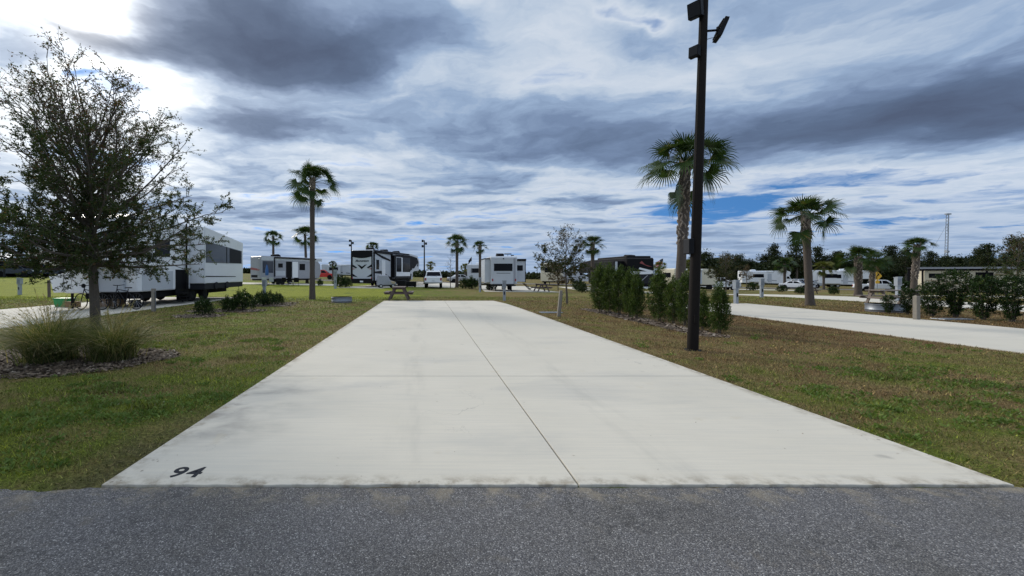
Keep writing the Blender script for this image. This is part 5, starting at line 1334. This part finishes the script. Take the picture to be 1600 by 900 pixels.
flag('American flag hanging from a pole right of the black trailer', 1036, 58, 4.4, True)
flag('dark flag on a thin pole between the two middle palms', 737, 60, 4.2, False)

def far_lamp(label, px, Y, top):
    x = at(px, Y); t = thing('light_pole', label, 'light pole', (x, Y, g(x, Y))); m = MB(); m.tube([(0, 0, 0), (0, 0, top)], [.12, .08], 8); m.build('pole', BRONZE, t)
    for s, z in ((-1, top - .1), (1, top - .5), (-1, top - .9)):
        m = MB(); m.box((s * .26, 0, z), (.3, .25, .35)); m.tube([(0, 0, z), (s * .2, 0, z)], .03, 5); m.build('floodlight', LAMPBLK, t)
far_lamp('far light pole right of the striped trailer', 663, 62, 6.6)
far_lamp('far light pole above the left corner of the striped trailer', 549, 70, 7.0)

# lattice mast
t = thing('radio_mast', 'tall thin lattice mast above the far treeline', 'radio mast', (at(1478, 210), 210, -2)); H = 34.5
tx = lambda z: .03 * z
m = MB()
for k in range(3):
    a = k * 2.094; m.tube([(.75 * math.cos(a), .75 * math.sin(a), 0), (tx(H) + .5 * math.cos(a), .5 * math.sin(a), H)], .14, 4)
for z in np.arange(1, H, 1.6):
    for k in range(3):
        a, b = k * 2.094, (k + 1) * 2.094; m.tube([(tx(z) + .7 * math.cos(a), .7 * math.sin(a), z), (tx(z + 1.5) + .7 * math.cos(b), .7 * math.sin(b), min(H, z + 1.5))], .06, 3)
m.build('lattice', STEELG, t)
m = MB(); m.bx(tx(H) - 1.2, tx(H) + 1.2, -.5, .5, H - .6, H); m.tube([(tx(16) - .6, 0, 15), (tx(16) + .6, 0, 15)], .7, 8); m.build('antenna', STEELG, t)
for s, e in ((-1, 0), (1, 0)):
    m = MB(); m.tube([(tx(H * .8), 0, H * .85), (s * 9. , 6, 0)], .05, 3); m.build('guy_wire', GALV, t)

# ---------------------------------------------------------------- far pines
def pine_crown(seed, h, flat=False):
    q = np.random.default_rng(seed); P = []; D = []
    mb = MB(); mb.tube([(0, 0, -.3), (q.normal(0, .15), 0, h * .5), (q.normal(0, .3), 0, h * .97)], [.22, .16, .05], 7)
    for i in range(26):
        f = q.random(); z = h * (.36 + .62 * f); az = q.uniform(0, 6.28); L = h * (.30 * (1 - f * .75)) * q.uniform(.6, 1.15)
        e = np.array([math.cos(az) * L, math.sin(az) * L, z + L * .35]); mb.tube([(0, 0, z), tuple(e)], [.06, .02], 3, False)
        for j in range(5):
            c = np.array([0, 0, z]) * (1 - (j + 1) / 5) + e * (j + 1) / 5 + q.normal(0, .28, 3); m = 24
            for w in range(m):
                P.append(c + q.normal(0, .30, 3) * np.array([1, 1, .6])); D.append(q.normal(0, 1, 3) + np.array([0, 0, .4]))
    P = np.array(P); D = np.array(D); V = leaves(P, D, nr.uniform(.25, .5, len(P)), nr.uniform(.10, .2, len(P)))
    return mb, V
def pines():
    pr = []
    for i in range(4):
        t = thing('pine_tree', '', 'pine tree', (0, 0, 0), 0, 'tall pines standing out of the far treeline'); mb, V = pine_crown(40 + i, 9.0); mb.build('trunk', BARK, t); quads_mesh('crown', V, nr.random(len(V)), PINEL, t); pr.append(t)
    spots = [(1545, 105, 1.25, 'tall spreading pine above the carport roof'), (1528, 118, 1.2, 'pine left of the spreading one, above the carport'), (1590, 80, 1.15, 'pine rising at the right edge behind the leafy tree'),
             (1415, 112, 1.15, 'pine just left of the palm at the motorhome'), (1396, 120, 1.3, 'pine in the gap between the right-hand palms'), (1244, 118, 1.4, 'broad pine behind the palm with the pale trunk'), (1210, 125, 1.3, 'pine left of the palm with the pale trunk'), (1455, 125, 1.15, 'pine under the lattice mast'), (1312, 120, 1.1, 'lone pine right of the yellowing palm'), (1278, 122, 1.25, 'pine behind the lone right palm')]
    for i, (px, Y, sc, lab) in enumerate(spots):
        loc = (at(px, Y), Y, g(at(px, Y), Y))
        if i < 4: o = pr[i]; o['label'] = lab; o.location = loc; o.scale = (sc,) * 3; o.rotation_euler = (0, 0, i * 1.3)
        else: dup(pr[i % 4], loc, i * 1.7, lab, sc)
    # the wood beyond reads as one dark mass
    VV = []; mb = MB(); q = np.random.default_rng(7); cr = [pine_crown(60 + i, 7.5)[1] for i in range(4)]
    rows = [(px, 128 + q.uniform(-10, 25), q.uniform(.95, 1.35)) for px in np.concatenate([np.arange(1085, 1680, 5.5), np.arange(1685, 2050, 16)])] + [(px, 150 + q.uniform(-10, 25), q.uniform(.25, .42)) for px in np.arange(610, 1085, 9)] + [(px, 120 + q.uniform(-10, 25), q.uniform(.5, .85)) for px in np.arange(-420, 130, 10)] + [(px, 170, q.uniform(.25, .36)) for px in np.arange(130, 610, 12)]
    for i, (px, Y, sc) in enumerate(rows):
        x = at(px, Y); z = g(x, Y); a = q.uniform(0, 6.28); c, s = math.cos(a), math.sin(a); v = cr[i % 4] * sc * np.array([1.15, 1.15, 1.0]); v = v[:, :, :] @ np.array([[c, s, 0], [-s, c, 0], [0, 0, 1]])
        sel = q.random(len(v)) < .6
        VV.append(v[sel] + np.array([x, Y, z - .8]))
        n = 420; base = np.stack([q.normal(0, 2.0, n), q.normal(0, 1.2, n), q.uniform(0, 4.0 * sc / .75, n)], 1); VV.append(leaves(base, q.normal(0, 1, (n, 3)), 1.0, .6) + np.array([x, Y, z]))
    VV = np.concatenate(VV); o = quads_mesh('treeline', VV, nr.random(len(VV)) * .9, PINEL); tag(o, 'dark mixed wood along the far edge of the campground', 'treeline', kind='stuff')
pines()

# ---------------------------------------------------------------- things under the big trailer's nose
def bicycle(label, x, y, rz, paint):
    t = thing('bicycle', label, 'bicycle', (x, y, .02), rz, 'bicycles under the white trailer nose')
    m = MB(); m.torus((0, -.52, .34), (1, 0, 0), .32, .022, 24, 6); w1 = m.build('wheel', RUBBER, t, smooth=60); m = MB(); m.torus((0, .52, .34), (1, 0, 0), .32, .022, 24, 6); w2 = m.build('wheel', RUBBER, t, smooth=60)
    for w, yy in ((w1, -.52), (w2, .52)):
        m = MB()
        for k in range(12): a = k * math.pi / 6; m.tube([(0, yy, .34), (0, yy + .3 * math.cos(a), .34 + .3 * math.sin(a))], .003, 3)
        m.build('spokes', ALLOY, w)
    m = MB(); S_, Hd, B, Rr, Fr = (0, -.16, .86), (0, .36, .84), (0, -.05, .32), (0, -.52, .34), (0, .52, .34)
    for a, b in ((S_, B), (B, Hd), ((0, -.13, .76), Hd), (Rr, B), (Rr, (0, -.13, .76)), (Hd, Fr), (Hd, (0, .33, 1.0))): m.tube([a, b], .017, 6)
    m.build('frame', paint, t); m = MB(); m.tube([(-.28, .27, 1.02), (-.1, .34, 1.0), (.1, .34, 1.0), (.28, .27, 1.02)], .014, 6); m.build('handlebar', DARK, t)
    m = MB(); m.prism([(-.30, .88), (-.28, .93), (-.05, .92), (-.02, .89)], .06); m.build('saddle', DARK, t, bevel=.02); m = MB(); m.torus((.02, -.05, .32), (1, 0, 0), .09, .012, 16, 5); m.build('crank', DARK, t)
bicycle('dark bicycle leaning under the white trailer nose', at(143, 16.9), 16.9, R(80), DARK)
bicycle('second bicycle farther right under the white trailer', at(195, 17.1), 17.1, R(84), CHAR)
t = thing('storage_tub', 'green plastic tub on the pad left of the bicycles', 'tub', (at(101, 18.6), 18.6, .02)); m = MB(); m.add([(a * s, b * s, z) for z, s in ((0, .85), (.36, 1.)) for a, b in ((-.32, -.24), (.32, -.24), (.32, .24), (-.32, .24))], [(0, 3, 2, 1), (4, 5, 6, 7), (0, 1, 5, 4), (1, 2, 6, 5), (2, 3, 7, 6), (3, 0, 4, 7)]); m.build('tub', GREENP, t, bevel=.02); m = MB(); m.bx(-.34, .34, -.26, .26, .36, .39); m.build('lid', GREENP, t, bevel=.01)
for px, Y, w, h, lab, mt in [(114, 18.3, .42, .22, 'flat cardboard box beside the green tub', CARD), (166, 18.6, .5, .45, 'brown box stacked under the white trailer', CARD), (186, 18.7, .35, .55, 'upright brown box right of the oak trunk', CARD), (212, 18.2, .3, .3, 'dark tool box under the white trailer', DARK)]:
    t = thing('storage_box', lab, 'box', (at(px, Y), Y, .02), R(rng.uniform(-20, 20))); m = MB(); m.bx(-w / 2, w / 2, -.2, .2, 0, h); m.build('carton', mt, t, bevel=.01); m = MB(); m.bx(-w / 2 - .01, w / 2 + .01, -.21, .21, h, h + .03); m.build('lid', mt, t, bevel=.005)
